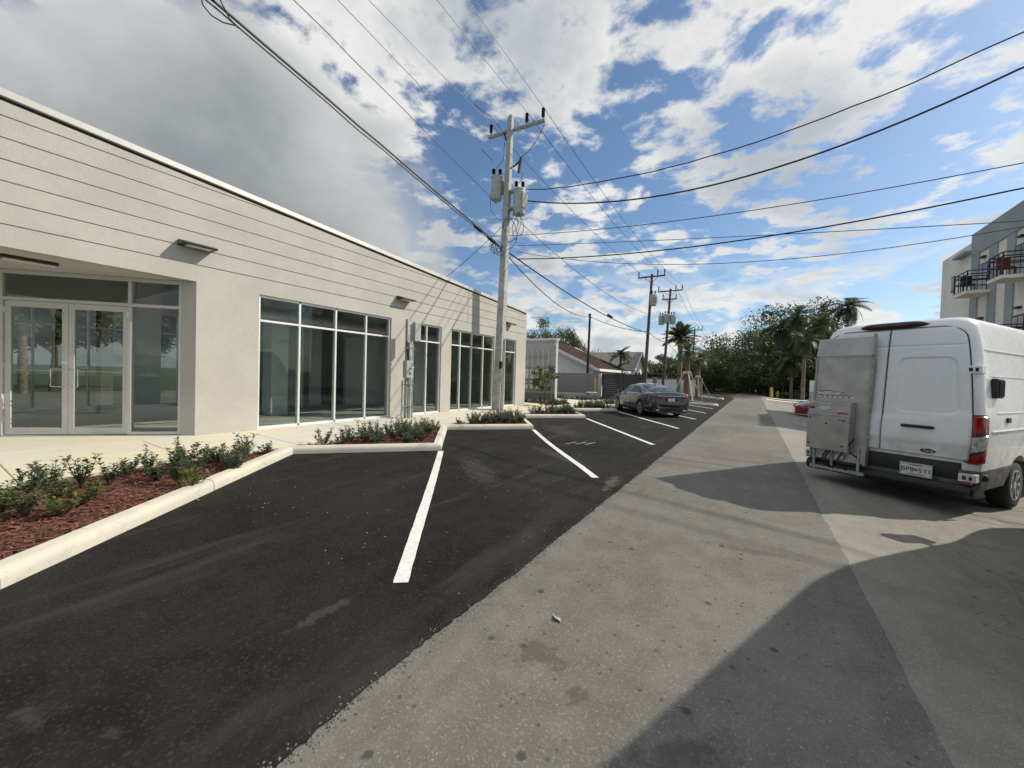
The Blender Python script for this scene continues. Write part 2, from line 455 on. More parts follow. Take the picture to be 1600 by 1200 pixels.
M['fresh'] = asphalt('fresh_asphalt', (0.0080, 0.0075, 0.0070), (0.0195, 0.0182, 0.0168), (0.050, 0.047, 0.043), streak=(0.9, 2.2, (0.054, 0.050, 0.044)),
                     stains=[(-2.36, 1.55, 0.055, 0.32, 0.05, (0.060, 0.055, 0.049), 0.6), (-2.70, 0.34, 0.14, 0.05, 0.1, (0.06, 0.055, 0.05), 0.5),
                             (-3.9, 5.3, 1.2, 0.30, -0.7, (0.062, 0.057, 0.05), 0.6), (-4.9, 10.8, 1.6, 0.5, -0.8, (0.058, 0.054, 0.048), 0.6),
                             (-3.4, 7.3, 1.3, 0.2, -0.6, (0.06, 0.055, 0.05), 0.6), (-2.32, 0.53, 0.06, 0.05, 0, (0.05, 0.047, 0.043), 0.5),
                             (-1.8, 5.9, 0.12, 0.6, 0.1, (0.13, 0.12, 0.10), 0.6)], grain=1.0, bstr=1.0, gscale=52, spec=0.16)


def sidewalk_mat():
    mt, k = new_mat('sidewalk_concrete')
    p = pos(k)
    a = k.noise(p, 0.5, 4, 0.6)
    b = k.noise(p, 3.5, 5, 0.65)
    g = k.noise(p, 80, 3, 0.6)
    col = k.mix(k.step(a, 0.40, 0.62), (0.62, 0.565, 0.425), (0.575, 0.55, 0.485))
    col = k.mix(k.math('MULTIPLY', k.step(b, 0.52, 0.78), 0.45), col, (0.40, 0.37, 0.31))
    col = k.mix(k.math('MULTIPLY', k.step(g, 0.5, 0.8), 0.15), col, (0.30, 0.28, 0.25))
    col = k.mix(k.math('MULTIPLY', blob(k, p, -9.2, 17.2, 1.6, 1.7, 0), 0.6), col, (0.60, 0.44, 0.20))
    col = k.mix(k.math('MULTIPLY', blob(k, p, -8.2, 2.0, 1.1, 1.5, 0.3), 0.4), col, (0.62, 0.53, 0.30))
    col = k.mix(k.math('MULTIPLY', blob(k, p, -8.35, 7.8, 0.25, 0.9, 0.1), 0.6), col, (0.24, 0.225, 0.19))
    finish(k, col, 0.88, 0, g, 0.3, 0.004)
    return mt


M['sidewalk'] = sidewalk_mat()


def mulch_mat():
    mt, k = new_mat('red_mulch')
    p = pos(k)
    a = k.noise(p, 22, 4, 0.7)
    b = k.noise(p, 90, 3, 0.7)
    col = k.mix(k.step(a, 0.35, 0.65), (0.11, 0.042, 0.026), (0.22, 0.088, 0.055))
    col = k.mix(k.math('MULTIPLY', k.step(b, 0.55, 0.75), 0.6), col, (0.34, 0.15, 0.09))
    finish(k, col, 0.95, 0, k.math('ADD', a, b), 1.0, 0.03)
    return mt


M['mulch'] = mulch_mat()
M['mulch_chip'] = simple('mulch_chip', (0.215, 0.082, 0.052), 0.9, var=0.42, scale=18, fine=60, bump=0)

# ------------------------------------------------------------------ mesh helpers


class MB:
    def __init__(self, M_=None):
        self.v, self.f = [], []
        self.M = M_

    def add(self, pts):
        b = len(self.v)
        for q in pts:
            q = V(q)
            self.v.append(self.M @ q if self.M else q)
        return b

    def face(self, pts):
        b = self.add(pts)
        self.f.append(tuple(range(b, b + len(pts))))

    def box(self, x0, x1, y0, y1, z0, z1):
        x0, x1 = min(x0, x1), max(x0, x1)
        y0, y1 = min(y0, y1), max(y0, y1)
        z0, z1 = min(z0, z1), max(z0, z1)
        b = self.add([(x0, y0, z0), (x1, y0, z0), (x1, y1, z0), (x0, y1, z0), (x0, y0, z1), (x1, y0, z1), (x1, y1, z1), (x0, y1, z1)])
        for q in ((0, 3, 2, 1), (4, 5, 6, 7), (0, 1, 5, 4), (1, 2, 6, 5), (2, 3, 7, 6), (3, 0, 4, 7)):
            self.f.append(tuple(b + i for i in q))
        return self

    def prism(self, poly, fn, a, b_):
        """poly of 2-D points; fn(p, t) -> 3-D; extruded between t=a and t=b_"""
        n = len(poly)
        i0 = self.add([fn(p, a) for p in poly])
        i1 = self.add([fn(p, b_) for p in poly])
        self.f.append(tuple(i0 + i for i in reversed(range(n))))
        self.f.append(tuple(i1 + i for i in range(n)))
        for i in range(n):
            j = (i + 1) % n
            self.f.append((i0 + i, i0 + j, i1 + j, i1 + i))
        return self

    def beam(self, a, b_, w_, h_=None):
        """square bar between two points"""
        a, b_ = V(a), V(b_)
        h_ = h_ or w_
        d = (b_ - a).normalized()
        s = d.cross(V((0, 0, 1)))
        if s.length < 1e-3:
            s = V((1, 0, 0))
        s.normalize()
        t = s.cross(d)
        i = self.add([p + s * sx * w_ / 2 + t * sy * h_ / 2 for p in (a, b_) for sx, sy in ((-1, -1), (1, -1), (1, 1), (-1, 1))])
        for q in ((3, 2, 1, 0), (4, 5, 6, 7), (0, 1, 5, 4), (1, 2, 6, 5), (2, 3, 7, 6), (3, 0, 4, 7)):
            self.f.append(tuple(i + k for k in q))
        return self

    def tube(self, pts, rad, n=8, cap=True):
        pts = [V(p) for p in pts]
        if not hasattr(rad, '__len__'):
            rad = [rad] * len(pts)
        rings = []
        up_ = V((0, 0, 1))
        d0 = (pts[1] - pts[0]).normalized()
        s = d0.cross(up_)
        if s.length < 1e-3:
            s = V((1, 0, 0))
        s.normalize()
        for i, p in enumerate(pts):
            a = pts[max(0, i - 1)]
            b_ = pts[min(len(pts) - 1, i + 1)]
            d = (b_ - a).normalized()
            s = (s - d * s.dot(d)).normalized()
            t = d.cross(s)
            rings.append(self.add([p + (s * cos(2 * pi * k / n) + t * sin(2 * pi * k / n)) * rad[i] for k in range(n)]))
        for i in range(len(pts) - 1):
            for k in range(n):
                j = (k + 1) % n
                self.f.append((rings[i] + k, rings[i] + j, rings[i + 1] + j, rings[i + 1] + k))
        if cap:
            self.f.append(tuple(rings[0] + k for k in reversed(range(n))))
            self.f.append(tuple(rings[-1] + k for k in range(n)))
        return self

    def lathe(self, prof, c=(0, 0, 0), n=16, axis='z'):
        """prof: (radius, height) list"""
        c = V(c)
        rings = []
        for r_, h in prof:
            pts = []
            for k in range(n):
                a = 2 * pi * k / n
                if axis == 'z':
                    pts.append(c + V((r_ * cos(a), r_ * sin(a), h)))
                elif axis == 'x':
                    pts.append(c + V((h, r_ * cos(a), r_ * sin(a))))
                else:
                    pts.append(c + V((r_ * sin(a), h, r_ * cos(a))))
            rings.append(self.add(pts))
        for i in range(len(rings) - 1):
            for k in range(n):
                j = (k + 1) % n
                self.f.append((rings[i] + k, rings[i] + j, rings[i + 1] + j, rings[i + 1] + k))
        self.f.append(tuple(rings[0] + k for k in reversed(range(n))))
        self.f.append(tuple(rings[-1] + k for k in range(n)))
        return self

    def grid(self, fn, nu, nv):
        b = self.add([fn(i / nu, j / nv) for j in range(nv + 1) for i in range(nu + 1)])
        for j in range(nv):
            for i in range(nu):
                a = b + j * (nu + 1) + i
                self.f.append((a, a + 1, a + nu + 2, a + nu + 1))
        return self

    def mesh(self, name, origin=None, bevel=0.0, smooth=False, segs=1):
        me = bpy.data.meshes.new(name)
        o = V(origin) if origin is not None else V((0, 0, 0))
        me.from_pydata([tuple(q - o) for q in self.v], [], self.f)
        if bevel or smooth == 'weld':
            bm = bmesh.new()
            bm.from_mesh(me)
            bmesh.ops.remove_doubles(bm, verts=bm.verts, dist=1e-5)
            bmesh.ops.recalc_face_normals(bm, faces=bm.faces)
            if bevel:
                ed = [e for e in bm.edges if len(e.link_faces) == 2 and e.calc_face_angle(0) > R(28)]
                bmesh.ops.bevel(bm, geom=ed, offset=bevel, segments=segs, profile=0.6, affect='EDGES', clamp_overlap=True)
            bm.to_mesh(me)
            bm.free()
        if smooth:
            me.polygons.foreach_set('use_smooth', [True] * len(me.polygons))
        me.update()
        return me

    def build(self, name, mat, parent=None, origin=None, bevel=0.0, smooth=False, segs=1):
        if origin is None and parent is not None and parent.get('_o') is not None:
            origin = parent['_o']
        me = self.mesh(name, origin, bevel, smooth, segs)
        o = bpy.data.objects.new(name, me)
        COL.objects.link(o)
        me.materials.append(M[mat])
        if parent is not None:
            o.parent = parent
            if parent.get('_o') is not None:
                o['_o'] = parent['_o']
        if smooth and smooth != 'weld' or smooth == 'weld':
            try:
                me.set_sharp_from_angle(angle=R(38))
            except Exception:
                pass
        return o


def tag(o, label=None, cat=None, group=None, kind=None):
    if label:
        o['label'] = label
    if cat:
        o['category'] = cat
    if group:
        o['group'] = group
    if kind:
        o['kind'] = kind
    return o


def thing(name, label, cat, loc=(0, 0, 0), rz=0.0, group=None, world_parts=False, kind=None):
    """an Empty at a thing's base; with world_parts its parts are written in place coordinates"""
    o = bpy.data.objects.new(name, None)
    o.empty_display_size = 0.2
    COL.objects.link(o)
    o.location = loc
    o.rotation_euler = (0, 0, rz)
    if world_parts:
        o['_o'] = tuple(loc)
    return tag(o, label, cat, group, kind)


def copy_tree(o, parent=None, label=None):
    c = o.copy()
    COL.objects.link(c)
    if parent is not None:
        c.parent = parent
    for ch in o.children:
        copy_tree(ch, c)
    if label:
        c['label'] = label
    return c


def place(name, me, mat, parent, loc=(0, 0, 0), rot=None, scale=None):
    o = bpy.data.objects.new(name, me)
    if mat and not me.materials:
        me.materials.append(M[mat])
    COL.objects.link(o)
    o.parent = parent
    o.location = loc
    if rot is not None:
        o.rotation_euler = rot
    if scale is not None:
        o.scale = scale
    return o


def text_mesh(body, size, depth=0.002, shear=0.0):
    cu_ = bpy.data.curves.new('lettering', 'FONT')
    cu_.body = body
    cu_.size = size
    cu_.extrude = depth
    cu_.shear = shear
    cu_.align_x = 'CENTER'
    cu_.align_y = 'CENTER'
    cu_.resolution_u = 3
    ob = bpy.data.objects.new('lettering', cu_)
    COL.objects.link(ob)
    dg = bpy.context.evaluated_depsgraph_get()
    me = bpy.data.meshes.new_from_object(ob.evaluated_get(dg))
    bpy.data.objects.remove(ob)
    bpy.data.curves.remove(cu_)
    me.materials.clear()
    return me


def zr(x):
    """height of the paved ground across the road"""
    if x <= 0.76:
        return 0.0
    if x < 3.0:
        return -0.2 * (x - 0.76) / 2.24
    return -0.2

#PART2
# ------------------------------------------------------------------ ground, road, parking, pavement
def strip(name, x0f, x1f, y0, y1, dy, mat, dz, nx=1, skirt=0.0, far=None):
    """paved sheet between two edge functions of Y, following the cross fall"""
    mb = MB()
    ys = []
    y = y0
    while y < y1:
        ys.append(y)
        y += dy if -1 < y < 16 else max(dy, 0.1) if y < 32 else max(dy, 2.0)
    ys.append(y1)
    rows = []
    for y in ys:
        a, b = x0f(y), x1f(y)
        xs = sorted(set([a + (b - a) * i / nx for i in range(nx + 1)] + [q for q in (0.76, 3.0) if a < q < b]))
        rows.append([V((x, y, zr(x) + dz)) for x in xs])
    for r0, r1 in zip(rows, rows[1:]):
        for i in range(min(len(r0), len(r1)) - 1):
            mb.face([r0[i], r0[i + 1], r1[i + 1], r1[i]])
        if skirt:
            mb.face([r0[-1], r0[-1] - V((0, 0, skirt)), r1[-1] - V((0, 0, skirt)), r1[-1]])
            mb.face([r0[0] - V((0, 0, skirt)), r0[0], r1[0], r1[0] - V((0, 0, skirt))])
    return tag(mb.build(name, mat, smooth='weld' if False else False), kind='structure')


def wob(seed, amp):
    return lambda y: amp * (mnoise.noise(V((y * 0.9, seed, 0))) + 0.55 * mnoise.noise(V((y * 5.0, seed, 3))) + 0.45 * mnoise.noise(V((y * 17.0, seed, 5))) + 0.45 * mnoise.noise(V((y * 41.0, seed, 9))))


gmb = MB()
gx = [-700, -60, -20, 0.76, 3.0, 12, 60, 700]
gy = [-80, -20, 0, 20, 40, 80, 160, 400, 1500]
for i in range(len(gx) - 1):
    for j in range(len(gy) - 1):
        gmb.face([(gx[i], gy[j], zr(gx[i]) - 0.03), (gx[i + 1], gy[j], zr(gx[i + 1]) - 0.03), (gx[i + 1], gy[j + 1], zr(gx[i + 1]) - 0.03), (gx[i], gy[j + 1], zr(gx[i]) - 0.03)])
tag(gmb.build('ground', 'grass'), kind='structure')

e1, e2, e3 = wob(1, 0.026), wob(2, 0.022), wob(3, 0.03)
strip('road', lambda y: -1.9, lambda y: 0.78 + e2(y), -20, 420, 0.06, 'road', 0.004, skirt=0.02)
strip('shoulder', lambda y: 0.70, lambda y: 1.42 + e3(y), -20, 60, 0.08, 'shoulder', 0.0, skirt=0.0)
strip('lot', lambda y: 1.30, lambda y: 9.8, -20, 46, 0.5, 'lot', -0.006)
strip('parking_asphalt', lambda y: -9.0, lambda y: -1.60 + e1(y), -14, 46, 0.02, 'fresh', 0.014, skirt=0.012)
# driveways beyond the lot
for (xa, xb, ya, yb) in ((1.2, 12, 46.5, 49.5), (1.25, 12, 52.5, 55.5)):
    mb = MB()
    mb.face([(xa, ya, zr(xa) + 0.004), (3, ya, -0.196), (3, yb, -0.196), (xa, yb, zr(xa) + 0.004)])
    mb.face([(3, ya, -0.196), (xb, ya, -0.196), (xb, yb, -0.196), (3, yb, -0.196)])
    tag(mb.build('driveway', 'drive'), kind='structure')

# painted stall lines
starts = [(-5.45, 6.10), (-5.58, 10.34), (-5.55, 14.66), (-5.62, 19.05), (-5.62, 23.2), (-5.6, 27.3), (-5.6, 31.2)]
ends = [(-2.22, 2.07), (-2.10, 6.02), (-2.05, 10.0), (-2.08, 14.0), (-2.02, 17.95), (-2.0, 21.95), (-2.0, 25.95)]
for i, (a, b) in enumerate(zip(starts, ends)):
    a, b = V((*a, 0)), V((*b, 0))
    d = (b - a).normalized()
    s = V((-d.y, d.x, 0))
    bow = (0.01, -0.05, 0.0, 0.0, 0, 0, 0)[i]
    pts = []
    N_ = 60
    for k_ in range(N_ + 1):
        t = k_ / N_
        c = a.lerp(b, t) + s * bow * sin(pi * min(1, t * 1.15)) * (1 if i else 1)
        w_ = 0.056 + 0.006 * mnoise.noise(V((t * 30, i, 0)))
        w2_ = 0.056 + 0.006 * mnoise.noise(V((t * 30, i, 7)))
        pts.append((c - s * w_, c + s * w2_))
    mb = MB()
    for (p0, p1), (q0, q1) in zip(pts, pts[1:]):
        mb.face([(p0.x, p0.y, 0.0185), (q0.x, q0.y, 0.0185), (q1.x, q1.y, 0.0185), (p1.x, p1.y, 0.0185)])
    tag(mb.build('parking_line', 'line_paint'), kind='structure')
mb = MB()
for k_ in range(3):
    c = V((-3.75 + 0.20 * k_, 8.85 + 0.13 * k_, 0))
    a, b = c + V((-0.03, -0.22, 0)), c + V((0.06, 0.24, 0))
    s = V((0.020, -0.006, 0))
    mb.face([(q.x, q.y, 0.0186) for q in (a - s, b - s, b + s, a + s)])
tag(mb.build('chalk_mark', 'chalk'), kind='structure')

# sawtooth kerb, planting beds
inner = [(-7.38, 4.12), (-7.45, 8.58), (-7.5, 12.95), (-7.5, 17.3), (-7.5, 21.5), (-7.5, 25.7), (-7.5, 29.9)]
outer = [(-5.50, 6.16), (-5.66, 10.50), (-5.66, 14.85), (-5.66, 19.15), (-5.66, 23.35), (-5.66, 27.5)]
line = [(-1.9, -2.75), (-4.42, 0.44)]
for i in range(6):
    line += [inner[i], outer[i]]
line.append(inner[6])
line += [(-2.55, 28.95), (-2.15, 28.35), (-1.95, 28.5), (-1.95, 29.3), (-2.3, 30.2), (-6.2, 36.4)]
KPROF = [(0.0, -0.02), (0.0, 0.075), (0.012, 0.115), (0.04, 0.138), (0.085, 0.146), (0.165, 0.150), (0.175, 0.140), (0.175, -0.02)]   # (away from the asphalt, up)


def kerb_run(name, pts, closed=False, left=True):
    root = tag(bpy.data.objects.new(name, None), kind='structure')
    COL.objects.link(root)
    P = [V((x, y, 0)) for x, y in pts]
    n = len(P)
    mit = []
    for i in range(n):
        ds = []
        if closed or i > 0:
            ds.append((P[i] - P[i - 1]).normalized())
        if closed or i < n - 1:
            ds.append((P[(i + 1) % n] - P[i]).normalized())
        ns = [V((-d.y, d.x, 0)) * (1 if left else -1) for d in ds]
        b = sum(ns, V((0, 0, 0))).normalized()
        mit.append(b / max(0.35, b.dot(ns[0])))
    for i in range(n if closed else n - 1):
        a, b = P[i], P[(i + 1) % n]
        ma, mbt = mit[i], mit[(i + 1) % n]
        L = (b - a).length
        cuts = max(1, int(round(L / 2.9))) if L > 2.0 else 1
        for c in range(cuts):
            t0, t1 = c / cuts, (c + 1) / cuts
            g = 0.007 / L
            t0 += g if c > 0 else 0.0005
            t1 -= g if c < cuts - 1 else 0.0005
            mb = MB()
            rings = []
            steps = 10
            for k_ in range(steps + 1):
                t = t0 + (t1 - t0) * k_ / steps
                o = a.lerp(b, t)
                mm = ma.lerp(mbt, t)
                nn = V((0, 0, 0))
                wv = 0.006 * mnoise.noise(V((o.x * 1.7, o.y * 1.7, 2)))
                rings.append(mb.add([o + mm * (q[0] + wv) + V((0, 0, q[1])) for q in KPROF]))
            m_ = len(KPROF)
            for r0, r1 in zip(rings, rings[1:]):
                for k_ in range(m_ - 1):
                    mb.f.append((r0 + k_, r1 + k_, r1 + k_ + 1, r0 + k_ + 1))
            mb.f.append(tuple(rings[0] + k_ for k_ in range(m_)))
            mb.f.append(tuple(rings[-1] + k_ for k_ in reversed(range(m_))))
            o = mb.build('kerb_stone', 'kerb', root, smooth='weld')
    return root


kerb_run('kerb', line)
kerb_run('island_kerb', [(-2.6, 40.0), (-2.3, 39.6), (-2.3, 41.0), (-5.9, 47.0), (-7.2, 48.6), (-7.4, 47.9)][::-1], closed=True, left=False)


def in_poly(x, y, poly):
    c = False
    for i in range(len(poly)):
        (x0, y0), (x1, y1) = poly[i], poly[i - 1]
        if (y0 > y) != (y1 > y) and x < (x1 - x0) * (y - y0) / (y1 - y0) + x0:
            c = not c
    return c


beds = [[(-7.53, 4.02), (-4.58, 0.33), (-2.2, -2.65), (-7.53, -2.65)]]
for i in range(6):
    beds.append([(inner[i][0] - 0.06, inner[i][1] + 0.22), (outer[i][0] - 0.27, outer[i][1]), (inner[i + 1][0] - 0.06, inner[i + 1][1] - 0.22)])
beds.append([(-7.5, 30.1), (-2.5, 29.1), (-2.1, 29.2), (-2.35, 30.0), (-6.25, 36.2), (-7.5, 36.2)])
beds.append([(-2.5, 40.2), (-2.4, 40.9), (-5.9, 46.8), (-7.1, 48.3), (-7.2, 47.9)])
beds.append([(-9.75, 18.6), (-9.3, 17.9), (-8.6, 18.8), (-8.5, 20.2), (-9.2, 21.2), (-12.5, 21.3), (-12.5, 18.6)])
beds.append([(-12.5, 24.3), (-7.8, 24.9), (-7.8, 26.6), (-12.5, 26.6)])
beds.append([(-20, 31.0), (-8.0, 31.0), (-7.6, 48), (-20, 48)])
for i, poly in enumerate(beds):
    xs = [p[0] for p in poly]
    ys = [p[1] for p in poly]
    st = 0.10 if i < 3 else 0.3
    if i == 11:
        continue
    mb = MB()
    nx, ny = int((max(xs) - min(xs)) / st) + 2, int((max(ys) - min(ys)) / st) + 2
    # bed surface: polygon body with a gently heaped grid clipped to it
    mb.face([(x, y, 0.085) for x, y in (poly if sum((poly[k][0] - poly[k - 1][0]) * (poly[k][1] + poly[k - 1][1]) for k in range(len(poly))) < 0 else poly[::-1])])
    for a in range(nx):
        for b in range(ny):
            x, y = min(xs) + a * st, min(ys) + b * st
            cs = [(x, y), (x + st, y), (x + st, y + st), (x, y + st)]
            if all(in_poly(*q, poly) for q in cs):
                mb.face([(q[0], q[1], 0.105 + 0.035 * mnoise.noise(V((q[0] * 2.2, q[1] * 2.2, 0))) + 0.02 * mnoise.noise(V((q[0] * 9, q[1] * 9, 1)))) for q in cs])
    tag(mb.build('mulch_bed', 'mulch', smooth='weld'), kind='structure')
    # loose chips
    n = {0: 15000, 1: 5200, 2: 2600, 3: 1500}.get(i, 500)
    mb = MB()
    cnt = 0
    while cnt < n:
        x, y = rnd.uniform(min(xs), max(xs)), rnd.uniform(min(ys), max(ys))
        if not in_poly(x, y, poly):
            cnt += 0.2
            continue
        cnt += 1
        z = 0.11 + 0.035 * mnoise.noise(V((x * 2.2, y * 2.2, 0))) + 0.02 * mnoise.noise(V((x * 9, y * 9, 1))) + rnd.uniform(0, 0.014)
        a = rnd.uniform(0, pi)
        l, w_ = rnd.uniform(0.018, 0.05), rnd.uniform(0.004, 0.011)
        d = V((cos(a), sin(a), rnd.uniform(-0.4, 0.4))) * l
        s = V((-sin(a), cos(a), rnd.uniform(-0.5, 0.5))) * w_
        c = V((x, y, z))
        mb.face([c - d - s, c + d - s * 0.6, c + d + s * 0.6, c - d + s])
    tag(mb.build('mulch_chips', 'mulch_chip'), 'loose shredded red mulch covering the planting bed', 'mulch', kind='stuff')

# sidewalk of separate slabs
XF = -9.8
BZ = 0.20
sw = tag(bpy.data.objects.new('sidewalk', None), kind='structure')
COL.objects.link(sw)


def slab(poly, za=0.15):
    mb = MB()
    zt = lambda x: 0.148 + (BZ - 0.152) * min(1, max(0, (-7.5 - x) / 2.3))
    n = len(poly)
    i0 = mb.add([(x, y, zt(x)) for x, y in poly])
    i1 = mb.add([(x, y, -0.02) for x, y in poly])
    mb.f.append(tuple(i0 + k for k in range(n)))
    for k in range(n):
        j = (k + 1) % n
        mb.f.append((i0 + j, i0 + k, i1 + k, i1 + j))
    mb.build('slab', 'sidewalk', sw, bevel=0.006)


G = 0.005
y = -6.0
yy = []
while y < 30:
    yy.append(y)
    y += 1.72
for i in range(len(yy) - 1):
    a, b = yy[i] + G, yy[i + 1] - G
    slab([(-8.62 + G, a), (-7.55, a), (-7.55, b), (-8.62 + G, b)])
    if b < 17.2:
        slab([(XF + 0.005, a), (-8.62 - G, a), (-8.62 - G, b), (XF + 0.005, b)])
    else:
        slab([(-9.28, a), (-8.62 - G, a), (-8.62 - G, b), (-9.28, b)]) if b < 18.9 or a > 21.4 else None
slab([(-13.2, -6), (XF - G, -6), (XF - G, 3.42), (-10.03, 3.25), (-12.7, 0.55)])
slab([(-13.5, 17.2), (-9.3, 17.2), (-9.3, 17.85), (-9.8, 18.55), (-13.5, 18.55)])
slab([(-12.5, 21.45), (-9.3, 21.35), (-8.7, 20.4), (-8.7, 24.2), (-12.5, 24.2)])

# ------------------------------------------------------------------ storefront building
YE = 17.1
YS = -3.0
par = lambda y: 5.61 - 0.0527 * y
B = thing('storefront_building', 'long grey stucco storefront building with grooved parapet and aluminium windows', 'building', (XF, 5, 0), world_parts=True)
WINS = [(4.63, 8.52, [5.62, 6.63, 7.62]), (9.47, 10.86, [10.15]), (11.42, 14.30, [12.0, 12.74, 13.53]), (14.95, 16.17, [15.26])]
WB, WT, TR = BZ + 0.05, 3.34, 2.745


def yz(p, t):
    return V((t, p[0], p[1]))


mb = MB()
HZ = 3.70
edges = [3.43] + [q for w_ in WINS for q in w_[:2]] + [YE]
for i in range(0, len(edges), 2):
    mb.box(XF - 0.25, XF, edges[i], edges[i + 1], 0.05, WT)
for w_ in WINS:
    mb.box(XF - 0.25, XF, w_[0], w_[1], 0.05, WB - 0.05)
mb.box(XF - 0.25, XF, 3.43, YE, WT, HZ)
mb.box(XF - 0.25, XF, YS, 3.43, 3.37, HZ)
mb.prism([(XF, 3.429), (XF - 0.25, 3.429), (-10.12, 3.34), (-10.035, 3.26)], lambda p, t: V((p[0], p[1], t)), 0.05, 3.369)
mb.build('wall', 'stucco', B)
mb = MB()
mb.prism([(YS, HZ), (YE, HZ), (YE, par(YE) - 0.005), (YS, par(YS) - 0.005)], yz, XF - 0.25, XF - 0.015)
mb.build('backing_wall', 'reveal', B)


def clip_top(poly, fn):
    out = []
    for i in range(len(poly)):
        a, b = poly[i - 1], poly[i]
        da, db = a[1] - fn(a[0]), b[1] - fn(b[0])
        if (da <= 0) != (db <= 0):
            t = da / (da - db)
            out.append((a[0] + (b[0] - a[0]) * t, a[1] + (b[1] - a[1]) * t))
        if db <= 0:
            out.append(b)
    return out


GZ = [3.71 + 0.325 * i for i in range(8)]
for i in range(len(GZ) - 1):
    for (ya, yb) in ((YS, 12.36), (12.38, YE)):
        poly = clip_top([(ya, GZ[i] + 0.009), (yb, GZ[i] + 0.009), (yb, GZ[i + 1] - 0.009), (ya, GZ[i + 1] - 0.009)], lambda y: par(y) - 0.004)
        if len(poly) >= 3:
            MB().prism(poly, yz, XF - 0.014, XF).build('stucco_band', 'stucco', B)
MB().prism([(YS, par(YS)), (YE, par(YE)), (YE, par(YE) + 0.055), (YS, par(YS) + 0.055)], yz, XF - 0.2, XF - 0.03).build('shadow_gap', 'dark_gap', B)
MB().prism([(YS, par(YS) + 0.055), (YE + 0.03, par(YE) + 0.055), (YE + 0.03, par(YE) + 0.17), (YS, par(YS) + 0.17)], yz, XF - 0.35, XF + 0.035).build('coping', 'coping', B, bevel=0.008)
# end wall, back wall, roof, ceiling
XB = -17.6
mb = MB()
mb.box(XB, XF - 0.25, YE - 0.25, YE, 0.05, par(YE))
mb.build('end_wall', 'stucco', B)
BW = [(1.3, 3.0), (3.1, 4.8), (4.9, 6.6)]
mb = MB()
mb.box(XB, XB + 0.2, 0.4, 1.25, 0.05, 4.6)
mb.box(XB, XB + 0.2, 6.65, YE - 0.25, 0.05, 4.6)
mb.box(XB, XB + 0.2, 1.25, 6.65, 3.45, 4.6)
mb.box(XB, XB + 0.2, 1.25, 6.65, 0.05, 0.24)
mb.build('rear_wall', 'inner_wall', B)
mb = MB()
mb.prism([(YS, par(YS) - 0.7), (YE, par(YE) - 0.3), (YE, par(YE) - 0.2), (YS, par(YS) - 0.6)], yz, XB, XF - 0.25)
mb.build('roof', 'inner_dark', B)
mb = MB()
mb.prism([(-12.70, 0.60), (XB, 0.60), (XB, YE - 0.25), (XF - 0.25, YE - 0.25), (XF - 0.25, 3.43), (-10.10, 3.25)], lambda p, t: V((p[0], p[1], t)), 0.0, BZ + 0.012)
mb.build('interior_floor', 'inner_floor', B)
mb = MB()
mb.prism([(XF - 0.26, YS), (XF - 0.26, 3.44), (-10.1, 3.44), (-13.4, 0.14), (-13.4, YS)], lambda p, t: V((p[0], p[1], t)), 3.37, 3.50)
mb.build('soffit', 'soffit', B)
# the wing beyond the entrance, left of the picture
mb = MB()
mb.box(XB, -12.62, 0.35, 0.57, 0.05, 0.4)
mb.box(XB, -12.62, 0.35, 0.57, 3.2, 4.6)
mb.box(-13.3, -12.62, 0.35, 0.57, 0.4, 3.2)
mb.box(XB, XF - 0.26, YS, YS + 0.2, 3.5, 5.1)
mb.box(XF - 0.25, XF, YS, YS + 0.5, 0.05, 3.37)
mb.build('side_wall', 'stucco', B)
for cx_, cy_ in ((-12.6, 6.45), (-12.6, 12.3), (-15.2, 9.2), (-14.4, 3.9)):
    MB().box(cx_ - 0.25, cx_ + 0.25, cy_ - 0.25, cy_ + 0.25, BZ, 4.5).build('column', 'inner_wall', B)
mb = MB()
mb.box(-14.6, -14.45, 10.2, 16.8, BZ, 4.4)
mb.box(-14.6, -10.3, 10.12, 10.2, 3.0, 4.4)
mb.box(-16.4, -14.6, 8.4, 8.5, BZ, 4.4)
mb.build('partition', 'inner_wall', B)
mb = MB()
mb.tube([(-11.9, 3.9, 3.20), (-11.9, 16.5, 3.20)], 0.2, 14)
for k_ in range(26):
    mb.tube([(-11.9, 4.1 + 0.48 * k_, 3.20), (-11.9, 4.14 + 0.48 * k_, 3.20)], 0.208, 14)
mb.build('duct', 'duct', B, smooth=True)


def glazing(y0, y1, muls, z0, z1, tr, xf, mapf, parent, name='window', mat='alu', glass='glass', fw=0.05, depth=0.10):
    """frame mesh with one child pane per light; mapf places (across, out, up)"""
    fr = MB(mapf)
    ys = [y0] + list(muls) + [y1]
    fr.box(y0, y0 + fw, -depth, 0, z0, z1)
    fr.box(y1 - fw, y1, -depth, 0, z0, z1)
    for q in muls:
        fr.box(q - fw / 2, q + fw / 2, -depth, 0, z0 + fw, z1 - fw)
    for i in range(len(ys) - 1):
        a = ys[i] + (fw if i == 0 else fw / 2)
        b = ys[i + 1] - (fw if i == len(ys) - 2 else fw / 2)
        for z in ([z0, z1 - fw] + ([tr - fw / 2] if tr else [])):
            fr.box(a, b, -depth, -0.002, z, z + fw)
    w_ = fr.build(name, mat, parent, bevel=0.004)
    for i in range(len(ys) - 1):
        a = ys[i] + (fw if i == 0 else fw / 2)
        b = ys[i + 1] - (fw if i == len(ys) - 2 else fw / 2)
        lv = [(z0 + fw, (tr - fw / 2) if tr else z1 - fw)] + ([(tr + fw / 2, z1 - fw)] if tr else [])
        for (p, q) in lv:
            MB(mapf).box(a, b, -depth * 0.55, -depth * 0.45, p, q).build('pane', glass, w_)
    return w_


